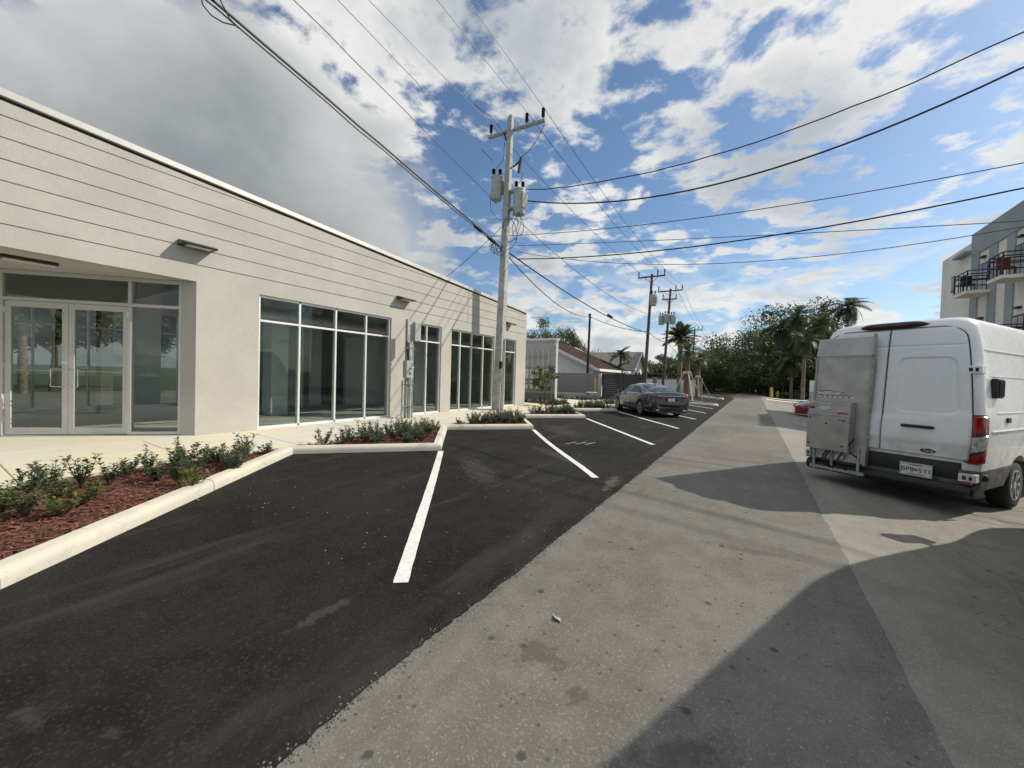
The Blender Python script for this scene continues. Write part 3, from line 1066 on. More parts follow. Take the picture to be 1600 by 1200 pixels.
fac = Matrix(((0, 1, 0, XF - 0.045), (1, 0, 0, 0), (0, 0, 1, 0), (0, 0, 0, 1)))   # (across=y, out=x, up=z)
for w_ in WINS:
    glazing(w_[0] + 0.003, w_[1] - 0.003, w_[2], WB - 0.045, WT - 0.003, TR, XF, fac, B)
    MB().box(XF - 0.16, XF + 0.012, w_[0] + 0.002, w_[1] - 0.002, WB - 0.075, WB - 0.047).build('sill', 'alu', B)
bck = Matrix(((0, 1, 0, XB + 0.15), (1, 0, 0, 0), (0, 0, 1, 0), (0, 0, 0, 1)))
glazing(1.26, 6.64, [2.3, 3.4, 4.5, 5.6], 0.25, 3.44, 2.75, XB, bck, B)
side = Matrix(((1, 0, 0, 0), (0, -1, 0, 0.40), (0, 0, 1, 0), (0, 0, 0, 1)))
glazing(-17.3, -13.32, [-16.3, -15.3, -14.3], 0.41, 3.19, 2.6, 0, side, B)

# angled entrance
h2 = sqrt(0.5)
P0 = V((-10.04, 3.265, 0))
ent = Matrix(((-h2, h2, 0, P0.x), (-h2, -h2, 0, P0.y), (0, 0, 1, 0), (0, 0, 0, 1)))   # (along, out, up)
DT = 2.79
ET = 3.365
fr = MB(ent)
Z0 = BZ + 0.013
for (a, b) in ((0.0, 0.05), (0.86, 0.92), (2.895, 2.955), (3.75, 3.80)):
    fr.box(a, b, -0.11, 0, Z0, ET)
for (a, b) in ((0.05, 0.86), (0.92, 2.895), (2.955, 3.75)):
    fr.box(a, b, -0.11, -0.001, ET - 0.07, ET)
    fr.box(a, b, -0.11, -0.001, DT, DT + 0.06)
for (a, b) in ((0.05, 0.86), (2.955, 3.75)):
    fr.box(a, b, -0.11, -0.001, Z0, Z0 + 0.06)
ef = fr.build('entrance_frame', 'alu_dark', B, bevel=0.004)
for (a, b) in ((0.05, 0.86), (2.955, 3.75)):
    MB(ent).box(a, b, -0.06, -0.05, Z0 + 0.06, DT).build('pane', 'glass', ef)
for (a, b) in ((0.05, 0.86), (0.92, 2.895), (2.955, 3.75)):
    MB(ent).box(a, b, -0.06, -0.05, DT + 0.06, ET - 0.07).build('pane', 'glass', ef)
for (a, b, hs) in ((0.925, 1.905, 1), (1.911, 2.89, -1)):
    d_ = MB(ent)
    st, z0, z1 = 0.095, Z0 + 0.012, DT - 0.006
    d_.box(a, a + st, -0.085, -0.035, z0, z1)
    d_.box(b - st, b, -0.085, -0.035, z0, z1)
    d_.box(a + st, b - st, -0.085, -0.036, z0, z0 + 0.13)
    d_.box(a + st, b - st, -0.085, -0.036, z1 - 0.11, z1)
    door = d_.build('door', 'alu_dark', B, bevel=0.004)
    MB(ent).box(a + st, b - st, -0.064, -0.056, z0 + 0.13, z1 - 0.11).build('pane', 'glass', door)
    hx = (b - 0.05) if hs == 1 else (a + 0.05)
    tip = hx - hs * 0.16
    MB(ent).tube([(hx, -0.03, 1.50), (hx, 0.035, 1.50), (tip, 0.04, 1.50), (tip, 0.04, 1.16), (hx, 0.035, 1.16), (hx, -0.03, 1.16)], 0.0125, 8).build('handle', 'chrome', door, smooth=True)
    MB(ent).tube([(a + st - 0.03, -0.10, 1.47), (b - st + 0.03, -0.10, 1.47)], 0.014, 8).build('push_bar', 'chrome', door, smooth=True)
    for z in (0.45, 1.5, 2.55):
        q = a if hs == 1 else b
        MB(ent).box(q - 0.012, q + 0.012, -0.033, -0.02, z, z + 0.12).build('hinge', 'chrome', door)
MB(ent).box(1.94, 2.0, -0.034, -0.026, 1.60, 1.65).build('lock_plate', 'chrome', B)

# wall lights
wl_labels = ['dark bronze wall light above the wall right of the glass entrance doors', 'dark bronze wall light above the metal conduit post', 'dark bronze wall light half hidden behind the concrete utility pole']
for (yc, zc), lb in zip(((3.40, 4.06), (8.98, 4.0), (15.35, 4.03)), wl_labels):
    t = thing('wall_light', lb, 'wall light', (XF, yc, zc), group='wall lights along the facade')
    mb = MB()
    prof = [(0.0, 0.07), (0.06, 0.075), (0.30, 0.01), (0.31, -0.01), (0.30, -0.035), (0.06, -0.035), (0.0, -0.03)]
    mb.prism(prof, lambda p, s_: V((p[0], s_, p[1])), -0.29, 0.29)
    mb.build('housing', 'bronze', t, bevel=0.012, segs=2)
    MB().box(0.08, 0.26, -0.2, 0.2, -0.042, -0.036).build('lens', 'lens', t)
t = thing('ceiling_light', 'flat round-ended light under the entrance soffit', 'ceiling light', (-10.55, 1.35, 3.37))
MB().box(-0.11, 0.11, -0.32, 0.32, -0.05, -0.001).build('housing', 'bronze', t, bevel=0.02, segs=2)
MB().box(-0.085, 0.085, -0.29, 0.29, -0.075, -0.051).build('lens', 'lens', t, bevel=0.01)

# service post with disconnect and conduits
t = thing('service_post', 'galvanised electrical service post with switch boxes before the window', 'service post', (-9.32, 8.80, 0.18))
mb = MB()
for dy_ in (0.0,):
    mb.box(-0.05, 0.05, -0.10, 0.06, 0, 2.0)
    mb.box(-0.04, 0.06, -0.11, 0.08, 2.0, 3.12)
mb.build('post', 'steel', t, bevel=0.008)
for (px_, py_, z0, z1, r_) in ((-0.02, 0.11, 0, 2.62, 0.030), (0.05, 0.16, 0, 2.5, 0.022), (0.10, 0.02, 0, 1.5, 0.024), (-0.06, -0.17, 0, 1.2, 0.026), (0.09, -0.03, 1.75, 2.4, 0.03)):
    MB().tube([(px_, py_, z0), (px_, py_, z1)], r_, 10).build('conduit', 'steel', t, smooth=True)
MB().box(0.055, 0.22, -0.27, 0.03, 1.28, 1.82).build('switch_box', 'steel_box', t, bevel=0.012)
MB().tube([(0.22, -0.10, 1.60), (0.27, -0.10, 1.60), (0.275, -0.02, 1.63)], 0.022, 8).build('switch_handle', 'chrome', t, smooth=True)
MB().box(0.221, 0.225, -0.16, -0.09, 1.38, 1.46).build('warning_label', 'dark_gap', t)
MB().box(0.03, 0.18, 0.10, 0.36, 2.45, 3.05).build('meter_box', 'steel_box', t, bevel=0.012)
for z in (0.35, 1.05, 2.2):
    MB().box(0.02, 0.10, -0.2, 0.22, z, z + 0.04).build('clamp', 'chrome', t, bevel=0.005)
MB().tube([(0.08, -0.05, 1.82), (0.09, -0.1, 2.0), (0.06, -0.12, 2.3), (0.02, -0.07, 2.5)], 0.03, 8).build('flexible_conduit', 'dark_metal', t, smooth=True)
#PART3
# ------------------------------------------------------------------ utility poles and lines


def square_pole(name, label, base, top, w0, w1):
    t = thing(name, label, 'utility pole', base)
    off = V(top) - V(base)
    mb = MB()
    c = 0.18

    def ring(o, w_):
        a = w_ / 2
        b = a * (1 - c)
        return mb.add([o + V(q + (0,)) for q in ((-b, -a), (b, -a), (a, -b), (a, b), (b, a), (-b, a), (-a, b), (-a, -b))])
    rs = [ring(off * k_ / 8, w0 + (w1 - w0) * k_ / 8) for k_ in range(9)]
    tip = mb.add([off + V((0, 0, 0.16))])
    for a, b in zip(rs, rs[1:]):
        for k_ in range(8):
            mb.f.append((a + k_, a + (k_ + 1) % 8, b + (k_ + 1) % 8, b + k_))
    for k_ in range(8):
        mb.f.append((rs[-1] + k_, rs[-1] + (k_ + 1) % 8, tip))
    mb.build('shaft', 'pole_concrete', t)
    return t


def insulator(parent, c, h=0.42):
    mb = MB()
    prof = [(0.02, 0)]
    n = 6
    for k_ in range(n):
        z = 0.08 + (h - 0.1) * k_ / n
        prof += [(0.035, z), (0.075, z + 0.012), (0.035, z + 0.035)]
    prof += [(0.02, h)]
    mb.lathe(prof, c, 10)
    return mb.build('insulator', 'insulator', parent)


def transformer(parent, c, r_=0.235, h=0.98):
    c = V(c)
    mb = MB()
    mb.lathe([(r_ * 0.92, 0), (r_, 0.04), (r_, h * 0.90), (r_ * 1.06, h * 0.91), (r_ * 1.06, h * 0.94), (r_ * 0.8, h), (0.02, h + 0.03)], c, 18)
    o = mb.build('transformer', 'transformer', parent, smooth=True)
    for (a, b) in ((0.12, 0.05), (-0.1, -0.1)):
        insulator(o, c + V((a, b, h)), 0.3)
    q = MB()
    for k_ in range(5):
        q.box(c.x + r_ * 0.95, c.x + r_ * 1.14, c.y - 0.18 + 0.08 * k_, c.y - 0.15 + 0.08 * k_, c.z + 0.2, c.z + h * 0.8)
    q.build('cooling_fin', 'transformer', o)
    return o


PB = V((-9.10, 13.62, 0.15))
PT = V((-8.82, 13.62, 12.2))
cp = square_pole('concrete_utility_pole', 'tall square concrete utility pole with two transformers in front of the storefront', PB, PT, 0.36, 0.20)
zc = 11.80 - PB.z
xp = 0.27
mb = MB()
mb.tube([(xp - 1.16, 0.16, zc + 0.02), (xp + 1.52, 0.16, zc - 0.10)], 0.085, 10)
mb.build('crossarm', 'pole_concrete', cp, smooth=True)
for dx_, dz_ in ((-1.08, 0.10), (0.68, 0.02), (1.42, -0.02)):
    insulator(cp, (xp + dx_, 0.16, zc + dz_), 0.46)
transformer(cp, (xp - 0.52, -0.12, 8.75))
transformer(cp, (xp + 0.45, 0.12, 8.05), 0.25, 1.05)
mb = MB()
mb.box(xp - 0.3, xp + 0.3, -0.04, 0.2, 9.0, 9.08)
mb.box(xp - 0.3, xp + 0.3, -0.04, 0.2, 8.3, 8.38)
mb.build('bracket', 'steel', cp)
MB().beam((xp + 0.10, 0.1, 10.05), (xp + 0.42, 0.1, 10.2), 0.05).build('cutout_arm', 'insulator', cp)
MB().beam((xp + 0.40, 0.1, 9.75), (xp + 0.50, 0.1, 10.35), 0.09).build('fuse_cutout', 'insulator', cp)
MB().beam((xp - 0.14, 0.05, 11.05), (xp - 0.30, 0.02, 11.5), 0.07).build('surge_arrester', 'insulator', cp)
MB().box(0.18, 0.30, -0.24, -0.12, 1.75, 2.05).build('junction_box', 'dark_metal', cp, bevel=0.01)
MB().tube([(0.27, -0.10, 0), (0.27, -0.10, 1.75)], 0.035, 8).build('riser', 'steel', cp)
MB().tube([(0.255, 0.02, 0), (0.27, 0.02, 3.0)], 0.03, 8).build('riser', 'steel', cp)
# jumpers and loops hanging at the pole
rj = random.Random(3)
for k_ in range(5):
    c = V((xp + 0.25 + rj.uniform(-0.15, 0.35), -0.1 + rj.uniform(-0.1, 0.25), 7.7 + rj.uniform(-0.2, 0.4)))
    rx, rz_ = rj.uniform(0.18, 0.42), rj.uniform(0.3, 0.62)
    a0 = rj.uniform(0, 6)
    pts = [c + V((rx * cos(a0 + q * 0.42), 0.12 * sin(q), -rz_ * 0.6 + rz_ * sin(a0 + q * 0.42))) for q in range(13)]
    MB().tube(pts, 0.013, 5).build('cable_loop', 'cable', cp)
for pts in ([(xp - 0.6, -0.1, 9.75), (xp - 0.62, -0.1, 10.05), (xp - 0.3, 0, 10.4), (xp - 0.26, 0, 11.1)],
            [(xp + 0.42, 0.1, 9.3), (xp + 0.62, 0.1, 9.6), (xp + 0.52, 0.1, 9.85)],
            [(xp + 0.5, 0.1, 10.35), (xp + 0.9, 0.12, 10.55), (xp + 1.2, 0.14, 10.9), (xp + 1.42, 0.3, 11.5)],
            [(xp - 0.75, -0.1, 9.5), (xp - 0.85, -0.1, 8.9), (xp - 0.8, -0.1, 8.4), (xp - 0.5, 0, 8.0), (xp - 0.1, 0.1, 7.9)],
            [(xp - 0.3, 0.02, 11.5), (xp - 0.55, -0.6, 11.9), (xp - 0.9, -1.3, 12.1)]):
    MB().tube(pts, 0.012, 5).build('jumper', 'cable', cp)


def wood_pole(name, label, base, top, arms, trans=(), group=None, r0=0.16):
    base, top = V(base), V(top)
    t = thing(name, label, 'utility pole', base, group=group)
    off = top - base
    MB().tube([off * k_ / 6 for k_ in range(7)], [r0 - (r0 * 0.38) * k_ / 6 for k_ in range(7)], 10).build('shaft', 'pole_wood', t, smooth=True)
    for (z, hl, tilt, ins) in arms:
        c = off * (z / off.z)
        m_ = MB()
        m_.beam(c + V((-hl, -0.15, -tilt)), c + V((hl, -0.15, tilt)), 0.11)
        m_.beam(c + V((-hl * 0.5, -0.15, -0.05)), c + V((0, -0.15, -0.55)), 0.035)
        m_.beam(c + V((hl * 0.5, -0.15, -0.05)), c + V((0, -0.15, -0.55)), 0.035)
        m_.build('crossarm', 'pole_wood', t)
        for q in ins:
            insulator(t, c + V((hl * q, -0.15, 0.05 + tilt * q)), 0.5)
    for (dx_, dy_, z) in trans:
        transformer(t, off * (z / off.z) + V((dx_, dy_, 0)), 0.27, 0.95)
    return t


G1 = 'wooden utility poles along the road'
p2t = V((-7.64, 34.5, 10.6))
wood_pole('wooden_utility_pole', 'tall leaning wooden utility pole nearest behind the parked sedan', (-8.0, 34.5, 0), p2t, [(10.35, 1.1, 0.0, (-0.95, 0.45, 0.95))], [(0.28, -0.1, 7.9)], G1)
wood_pole('wooden_utility_pole', 'wooden utility pole carrying three transformers beside the date palm', (-8.1, 43, 0), (-7.62, 43, 11.1), [(10.85, 1.2, 0.0, (-0.95, 0.45, 0.95)), (10.0, 0.7, 0.0, (-0.9, 0.9))], [(-0.62, -0.2, 7.4), (0.48, -0.2, 7.4), (-0.1, -0.42, 7.5)], G1)
wood_pole('wooden_utility_pole', 'wooden utility pole seen just right of the date palm crown', (-8.2, 65, 0), (-7.85, 65, 9.6), [(9.35, 1.1, 0.0, (-0.95, 0.45, 0.95))], (), G1)
wood_pole('wooden_utility_pole', 'small distant wooden utility pole over the dark treetops', (-7.9, 90, 0), (-7.6, 90, 9.8), [(9.5, 1.2, 0.0, (-0.95, 0.4, 0.95))], (), G1)
wood_pole('wooden_utility_pole', 'farthest tiny wooden utility pole near the end of the road', (-6.2, 122, 0), (-6.0, 122, 9.5), [(9.2, 1.2, 0.0, (-0.9, 0.9))], (), G1)
wood_pole('wooden_utility_pole', 'wooden utility pole behind the viewer that carries the overhead lines', (-9.0, -14, 0), (-8.9, -14, 14.6), [(13.6, 1.4, 0.0, (-0.95, 0.45, 0.95))], (), G1)
wood_pole('wooden_utility_pole', 'wooden utility pole outside the picture that holds the road crossing drops', (17.5, 14, -0.2), (17.5, 14, 13.5), [(12.4, 0.9, 0.0, (-0.9, 0.9))], (), G1)
wood_pole('leaning_pole', 'thin leaning pole against the dark trees right of the road', at(1222, 618, 62) - V((0, 0, 0.2)), at(1229, 551, 62), [], (), None, 0.11)
wood_pole('leaning_pole', 'taller leaning pole among the palm trunks beside the white van', at(1250, 619, 58) - V((0, 0, 0.2)), at(1263, 508, 58), [], (), None, 0.12)
lp = thing('lamp_post', 'slim black post standing between grey wall and parked sedan', 'post', (-11.9, 31.2, 0.1))
lt_ = at(922, 490, 31.2) - V((-11.9, 31.2, 0.1))
MB().tube([(0, 0, 0), lt_], [0.11, 0.09], 10).build('shaft', 'dark_metal', lp, smooth=True)
MB().tube([lt_ - V((0.18, 0, 0.12)), lt_ + V((0.05, 0, -0.10))], 0.05, 6).build('bracket', 'dark_metal', lp)


def wire(label, a, b, sag, r_=0.011, mat='wire', name='power_line', group='overhead lines', n=36, wig=0.0):
    a, b = V(a), V(b)
    pts = []
    for k_ in range(n + 1):
        t = k_ / n
        p = a.lerp(b, t)
        p.z -= sag * 4 * t * (1 - t)
        if wig:
            p.z += wig * mnoise.noise(V((t * 22, a.x, b.y)))
        pts.append(p)
    return tag(MB().tube(pts, r_, 5).build(name, mat), label, 'cable', group)


XT = PT.x
BK = -14.0
wire('thin power line from the left end of the concrete pole crossarm toward the viewer', (XT - 1.1, 13.8, 12.35), (-10.3, BK, 14.0), 0.25)
wire('thin power line from the middle insulator of the concrete pole toward the viewer', (XT + 0.68, 13.8, 12.27), (-8.3, BK, 14.0), 0.25)
wire('thin power line from the right insulator of the concrete pole toward the viewer', (XT + 1.42, 13.8, 12.22), (-7.55, BK, 14.0), 0.1)
wire('thin neutral line running from the left transformer toward the viewer', (XT - 0.65, 13.5, 10.45), (-9.3, BK, 13.4), 0.1)
wire('lower twisted line running from the left transformer toward the viewer', (XT - 0.5, 13.5, 8.75), (-9.2, BK, 13.2), 0.0, 0.012, 'cable', wig=0.05)
wire('left power line running from the concrete pole to the next wooden pole', (XT - 1.1, 13.8, 12.35), (-8.7, 34.4, 10.85), 0.35)
wire('middle power line running from the concrete pole to the next wooden pole', (XT + 0.68, 13.8, 12.27), (-7.15, 34.4, 10.85), 0.35)
wire('right power line running from the concrete pole to the next wooden pole', (XT + 1.42, 13.8, 12.22), (-6.6, 34.4, 10.85), 0.35)
wire('sagging line dropping from the transformer to the black post beyond', (XT + 0.4, 13.7, 8.0), (-7.75, 34.4, 7.2), 0.6, 0.012, 'cable')
# telephone bundle
zb = 6.85
wire('thick black telephone cable bundle slanting across the upper left sky', (XT - 0.12, 13.35, zb), (-8.8, BK, 11.5), 0.05, 0.028, 'cable', 'telephone_cable', wig=0.04)
wire('second strand lashed beside the thick telephone cable bundle', (XT - 0.12, 13.35, zb - 0.10), (-8.82, BK, 11.42), 0.05, 0.018, 'cable', 'telephone_cable', wig=0.09)
for k_, px_ in enumerate((((312, -14), (317, 8), (330, 24), (348, 35), (368, 40)), ((338, -12), (349, 10), (358, 28), (372, 44)))):
    pts = []
    for (qx, qy) in px_:
        v_ = cf + cr * ((qx - 800) / FPX) - cu * ((qy - 600) / FPX)
        v_ = v_ * (-8.8 / v_.x)
        pts.append(V((v_.x, v_.y, v_.z + CAMZ)))
    tag(MB().tube(pts, 0.012, 6).build('slack_cable', 'cable', smooth=True), ('outer' if k_ == 0 else 'inner') + ' slack loop of cable hanging at the top left cable bundle', 'cable', 'slack loops')
wire('black telephone cable from the concrete pole to the wooden pole', (XT - 0.1, 13.75, zb - 0.05), (-7.75, 34.4, 5.6), 0.45, 0.030, 'cable', 'telephone_cable')
wire('lower black telephone cable from the concrete pole to the black post', (XT - 0.1, 13.75, zb - 0.2), (-11.8, 31.2, 6.75), 0.7, 0.022, 'cable', 'telephone_cable')
wire('drooping telephone cable between the black post and the wooden pole', (-11.8, 31.2, 6.75), (-7.75, 34.4, 5.7), 0.25, 0.024, 'cable', 'telephone_cable')
for yq, r_ in ((11.75, 0.075), (12.65, 0.075)):
    tq = (13.35 - yq) / (13.35 - BK)
    q = V((XT - 0.12, 13.35, zb)).lerp(V((-8.8, BK, 11.5)), tq)
    q.z -= 0.05 * 4 * tq * (1 - tq) + 0.03
    d = V((0, 0.28, -0.047))
    tag(MB().tube([q - d, q - d * 0.6, q + d * 0.6, q + d], [0.03, r_, r_, 0.03], 10).build('splice_case', 'cable', smooth=True),
        'black splice case on the telephone cable, ' + ('the one farther from the pole' if q.y < 12.3 else 'the one nearer the concrete pole'), 'splice case', 'splice cases')
for k_ in range(5):
    c = V((XT - 0.14, 12.95 + 0.05 * k_, zb - 0.02))
    rr_ = 0.13 + 0.05 * k_ % 0.2
    pts = [c + V((0.06 * cos(q), rr_ * 1.7 * sin(q * 0.53 + k_), rr_ * cos(q * 0.53 + k_) - 0.1)) for q in range(13)]
    MB().tube(pts, 0.012, 5).build('cable_coil', 'cable', cp, origin=PB)
q = at(953, 494, 25.5)
tag(MB().tube([q + V((-0.06, -0.3, 0.06)), q + V((-0.05, -0.22, 0.05)), q + V((0.05, 0.22, -0.05)), q + V((0.06, 0.3, -0.06))], [0.03, 0.1, 0.1, 0.03], 10).build('splice_case', 'cable', smooth=True),
    'black splice case hanging on the cable left of the wooden pole', 'splice case', 'splice cases')
wire('telephone cable between the two nearest wooden poles', (-7.75, 34.4, 5.65), (-7.85, 43, 5.6), 0.15, 0.022, 'cable', 'telephone_cable')
wire('telephone cable running on from the transformer pole into the trees', (-7.85, 43, 5.6), (-8.1, 65, 4.2), 0.2, 0.022, 'cable', 'telephone_cable')
for k_, dx_ in enumerate((-1.1, 0.5, 1.1)):
    nm = ('left', 'middle', 'right')[k_]
    wire(nm + ' power line between the two nearest wooden pole crossarms', (-7.64 + dx_, 34.4, 10.85), (-7.62 + dx_, 42.9, 11.4), 0.15)
    wire(nm + ' power line from the transformer pole to the distant poles', (-7.62 + dx_, 42.9, 11.4), (-7.85 + dx_, 64.9, 9.9), 0.5, 0.014)
    wire(nm + ' power line between the small distant poles', (-7.85 + dx_, 64.9, 9.9), (-7.6 + dx_, 89.9, 9.9), 0.5, 0.018)
wire('drop line from the transformer pole down past the date palm', (-7.3, 42.9, 7.4), (-7.8, 64.9, 7.6), 0.7, 0.016, 'cable')
wire('drop line crossing the road in front of the dark trees', (-7.8, 64.9, 7.6), at(1262, 521, 58), 1.6, 0.020, 'cable')
# drops crossing the road to the right


def drop(label, z0, z1, zm, r_, y0=14.0, wig=0.0, x0=None, x1=17.4):
    """through z0 at the pole, zm halfway along the visible part, z1 at X=5"""
    x0 = XT + 0.25 if x0 is None else x0
    x2 = 5.1
    xm = (x0 + x2) / 2
    a = (z0 + z1 - 2 * zm) / (2 * ((x2 - x0) / 2) ** 2)
    b = (z1 - z0) / (x2 - x0)
    pts = []
    for k_ in range(45):
        x = x0 + (x1 - x0) * k_ / 44
        z = z0 + b * (x - x0) + a * (x - x0) * (x - x2) if x < x2 else z1 + (b + a * (x2 - x0)) * (x - x2) * 0.6
        pts.append(V((x, y0, z + wig * mnoise.noise(V((x * 1.3, z0, 0))))))
    return tag(MB().tube(pts, r_, 6).build('service_drop', 'cable' if r_ > 0.014 else 'wire'), label, 'cable', 'service drops crossing the road')


drop('uppermost wavy black service drop crossing the sky to the right', 9.35, 9.94, 8.80, 0.017, wig=0.05)
drop('thick second service drop crossing the sky to the right', 8.95, 9.12, 7.87, 0.025)
drop('thin third line crossing the road from behind the concrete pole', 7.7, 6.89, 6.95, 0.012, x0=-10.2)
drop('thin straight fourth line crossing the road', 7.05, 5.55, 6.25, 0.010)
drop('medium fifth service drop crossing the road', 6.50, 6.30, 6.0, 0.020)
drop('faint lowest line sagging across the road', 6.80, 5.4, 5.42, 0.010)
wire('thin line from the concrete pole down to the storefront roof', (XT - 0.2, 13.6, 7.85), (-17.0, 15.8, 5.6), 0.3, 0.012, 'wire')
#PART4
# ------------------------------------------------------------------ vehicles


def table(rows):
    def f(x, c):
        if x <= rows[0][0]:
            return rows[0][c]
        if x >= rows[-1][0]:
            return rows[-1][c]
        for i in range(len(rows) - 1):
            a, b = rows[i], rows[i + 1]
            if a[0] <= x <= b[0]:
                t = (x - a[0]) / (b[0] - a[0])
                p = rows[max(0, i - 1)]
                q = rows[min(len(rows) - 1, i + 2)]
                ma = (b[c] - p[c]) / (b[0] - p[0]) * (b[0] - a[0]) if b[0] != p[0] else 0
                mb_ = (q[c] - a[c]) / (q[0] - a[0]) * (b[0] - a[0]) if q[0] != a[0] else 0
                t2, t3 = t * t, t * t * t
                return (2 * t3 - 3 * t2 + 1) * a[c] + (t3 - 2 * t2 + t) * ma + (-2 * t3 + 3 * t2) * b[c] + (t3 - t2) * mb_
    return f


def sstep(a, b, x):
    t = max(0.0, min(1.0, (x - a) / (b - a)))
    return t * t * (3 - 2 * t)


def cut(o, cutters):
    """subtract cylinders (wheel arches) for good"""
    tmp = []
    for cme in cutters:
        c = bpy.data.objects.new('cutter', cme)
        COL.objects.link(c)
        md = o.modifiers.new('cut', 'BOOLEAN')
        md.operation = 'DIFFERENCE'
        md.object = c
        md.solver = 'EXACT'
        tmp.append(c)
    keep = o.parent
    o.parent = None
    bpy.context.view_layer.update()
    dg = bpy.context.evaluated_depsgraph_get()
    me = bpy.data.meshes.new_from_object(o.evaluated_get(dg))
    old = o.data
    o.modifiers.clear()
    o.data = me
    me.name = old.name
    o.parent = keep
    for c in tmp:
        bpy.data.objects.remove(c)
    me.polygons.foreach_set('use_smooth', [True] * len(me.polygons))
    try:
        me.set_sharp_from_angle(angle=R(35))
    except Exception:
        pass


def arch_mesh(y, z, r_, half):
    mb = MB()
    mb.lathe([(r_, -half), (r_, half)], (0, y, z), 36, 'x')
    return mb.mesh('arch', smooth='weld')


def wheels(t, spots, r_, wd, rim_r, spokes=10):
    """spots: (x of outer face, y, side)"""
    ty = MB()
    ty.lathe([(rim_r, -wd / 2), (r_ - 0.03, -wd / 2 - 0.004), (r_, -wd / 2 + 0.04), (r_, wd / 2 - 0.04), (r_ - 0.03, wd / 2 + 0.004), (rim_r, wd / 2)], (0, 0, 0), 36, 'x')
    tme = ty.mesh('wheel', smooth='weld')
    rm = MB()
    rm.lathe([(rim_r * 0.99, wd / 2 - 0.05), (rim_r * 1.0, wd / 2 + 0.006), (rim_r * 0.93, wd / 2 + 0.008), (rim_r * 0.90, wd / 2 - 0.03), (rim_r * 0.88, wd / 2 - 0.09)], (0, 0, 0), 36, 'x')
    rm.lathe([(0.075, wd / 2 - 0.06), (0.075, wd / 2 - 0.005), (0.04, wd / 2 + 0.004)], (0, 0, 0), 16, 'x')
    for k_ in range(spokes):
        a = 2 * pi * k_ / spokes
        d = V((0, cos(a), sin(a)))
        rm.beam(d * 0.05 + V((wd / 2 - 0.02, 0, 0)), d * rim_r * 0.94 + V((wd / 2 - 0.008, 0, 0)), 0.028, 0.045)
    rme = rm.mesh('rim')
    hb = MB()
    hb.lathe([(rim_r * 0.88, wd / 2 - 0.1), (rim_r * 0.88, wd / 2 - 0.095)], (0, 0, 0), 24, 'x')
    hme = hb.mesh('brake_disc')
    for (x, y, s) in spots:
        wo_ = place('wheel', tme, 'rubber', t, (x - s * wd / 2, y, r_), (0, 0, 0 if s > 0 else pi))
        place('rim', rme, 'rim', wo_)
        place('brake_disc', hme, 'dark_metal', wo_)


# ---- white van; local y forward from the rear doors, z from the ground
VT = table([(0.36, 0.955, 0.02, 5.80), (0.60, 1.00, 0.0, 5.92), (0.95, 1.025, 0.0, 5.90), (1.15, 1.03, 0.01, 5.62), (1.35, 1.025, 0.035, 5.05), (1.70, 1.00, 0.075, 4.72),
            (2.06, 0.968, 0.115, 4.40), (2.40, 0.93, 0.155, 4.10), (2.60, 0.89, 0.19, 3.85), (2.71, 0.855, 0.225, 3.65), (2.78, 0.80, 0.28, 3.45), (2.83, 0.70, 0.38, 3.2), (2.853, 0.52, 0.60, 2.9), (2.86, 0.3, 0.95, 2.4)])
RR = 0.13


def van_outline(z, off=0.0):
    w_, y0, y1 = VT(z, 1) + off, VT(z, 2) - off, VT(z, 3) + off
    rr_, rf = RR, 0.38
    rr_ = min(rr_, w_ * 0.5)
    rf = min(rf, w_ * 0.5)
    pts = []
    bow = lambda x: 0.03 * (x / max(w_, .1)) ** 2
    for i in range(9):
        x = -(w_ - rr_) + 2 * (w_ - rr_) * i / 8
        pts.append(V((x, y0 + bow(x) - 0.03, z)))
    for i in range(1, 6):
        a = -pi / 2 + pi / 2 * i / 6
        pts.append(V((w_ - rr_ + rr_ * cos(a), y0 + rr_ + rr_ * sin(a) - 0.03 * (1 - i / 6) + bow(w_) * (1 - i / 6), z)))
    for i in range(13):
        pts.append(V((w_, y0 + rr_ + (y1 - rf - y0 - rr_) * i / 12, z)))
    for i in range(1, 6):
        a = pi / 2 * i / 6
        pts.append(V((w_ - rf + rf * cos(a), y1 - rf + rf * sin(a), z)))
    for i in range(9):
        x = (w_ - rf) - 2 * (w_ - rf) * i / 8
        pts.append(V((x, y1 + 0.05 * (1 - (x / w_) ** 2), z)))
    for i in range(1, 6):
        a = pi / 2 + pi / 2 * i / 6
        pts.append(V((-(w_ - rf) + rf * cos(a), y1 - rf + rf * sin(a), z)))
    for i in range(13):
        pts.append(V((-w_, y1 - rf + (y0 + rr_ - y1 + rf) * i / 12, z)))
    for i in range(1, 6):
        a = pi + pi / 2 * i / 6
        pts.append(V((-(w_ - rr_) + rr_ * cos(a), y0 + rr_ + rr_ * sin(a) - 0.03 * (i / 6) + bow(w_) * (i / 6), z)))
    return pts


def rear_y(x, z):
    w_, y0 = VT(z, 1), VT(z, 2)
    ax = abs(x)
    y = y0 - 0.03 + 0.03 * min(1, ax / max(w_, .1)) ** 2
    if ax > w_ - RR:
        y += RR - sqrt(max(0, RR * RR - (ax - w_ + RR) ** 2))
    return y


def van_band(z0, z1, n, cap_top=False, cap_bottom=False, off=0.0, zs=None):
    mb = MB()
    zs = zs or [z0 + (z1 - z0) * i / n for i in range(n + 1)]
    rings = [mb.add(van_outline(z, off)) for z in zs]
    m_ = len(van_outline(1.0))
    for a, b in zip(rings, rings[1:]):
        for k_ in range(m_):
            j = (k_ + 1) % m_
            mb.f.append((a + k_, a + j, b + j, b + k_))
    mb.f.append(tuple(rings[-1] + k_ for k_ in range(m_)))
    mb.f.append(tuple(rings[0] + k_ for k_ in reversed(range(m_))))
    return mb


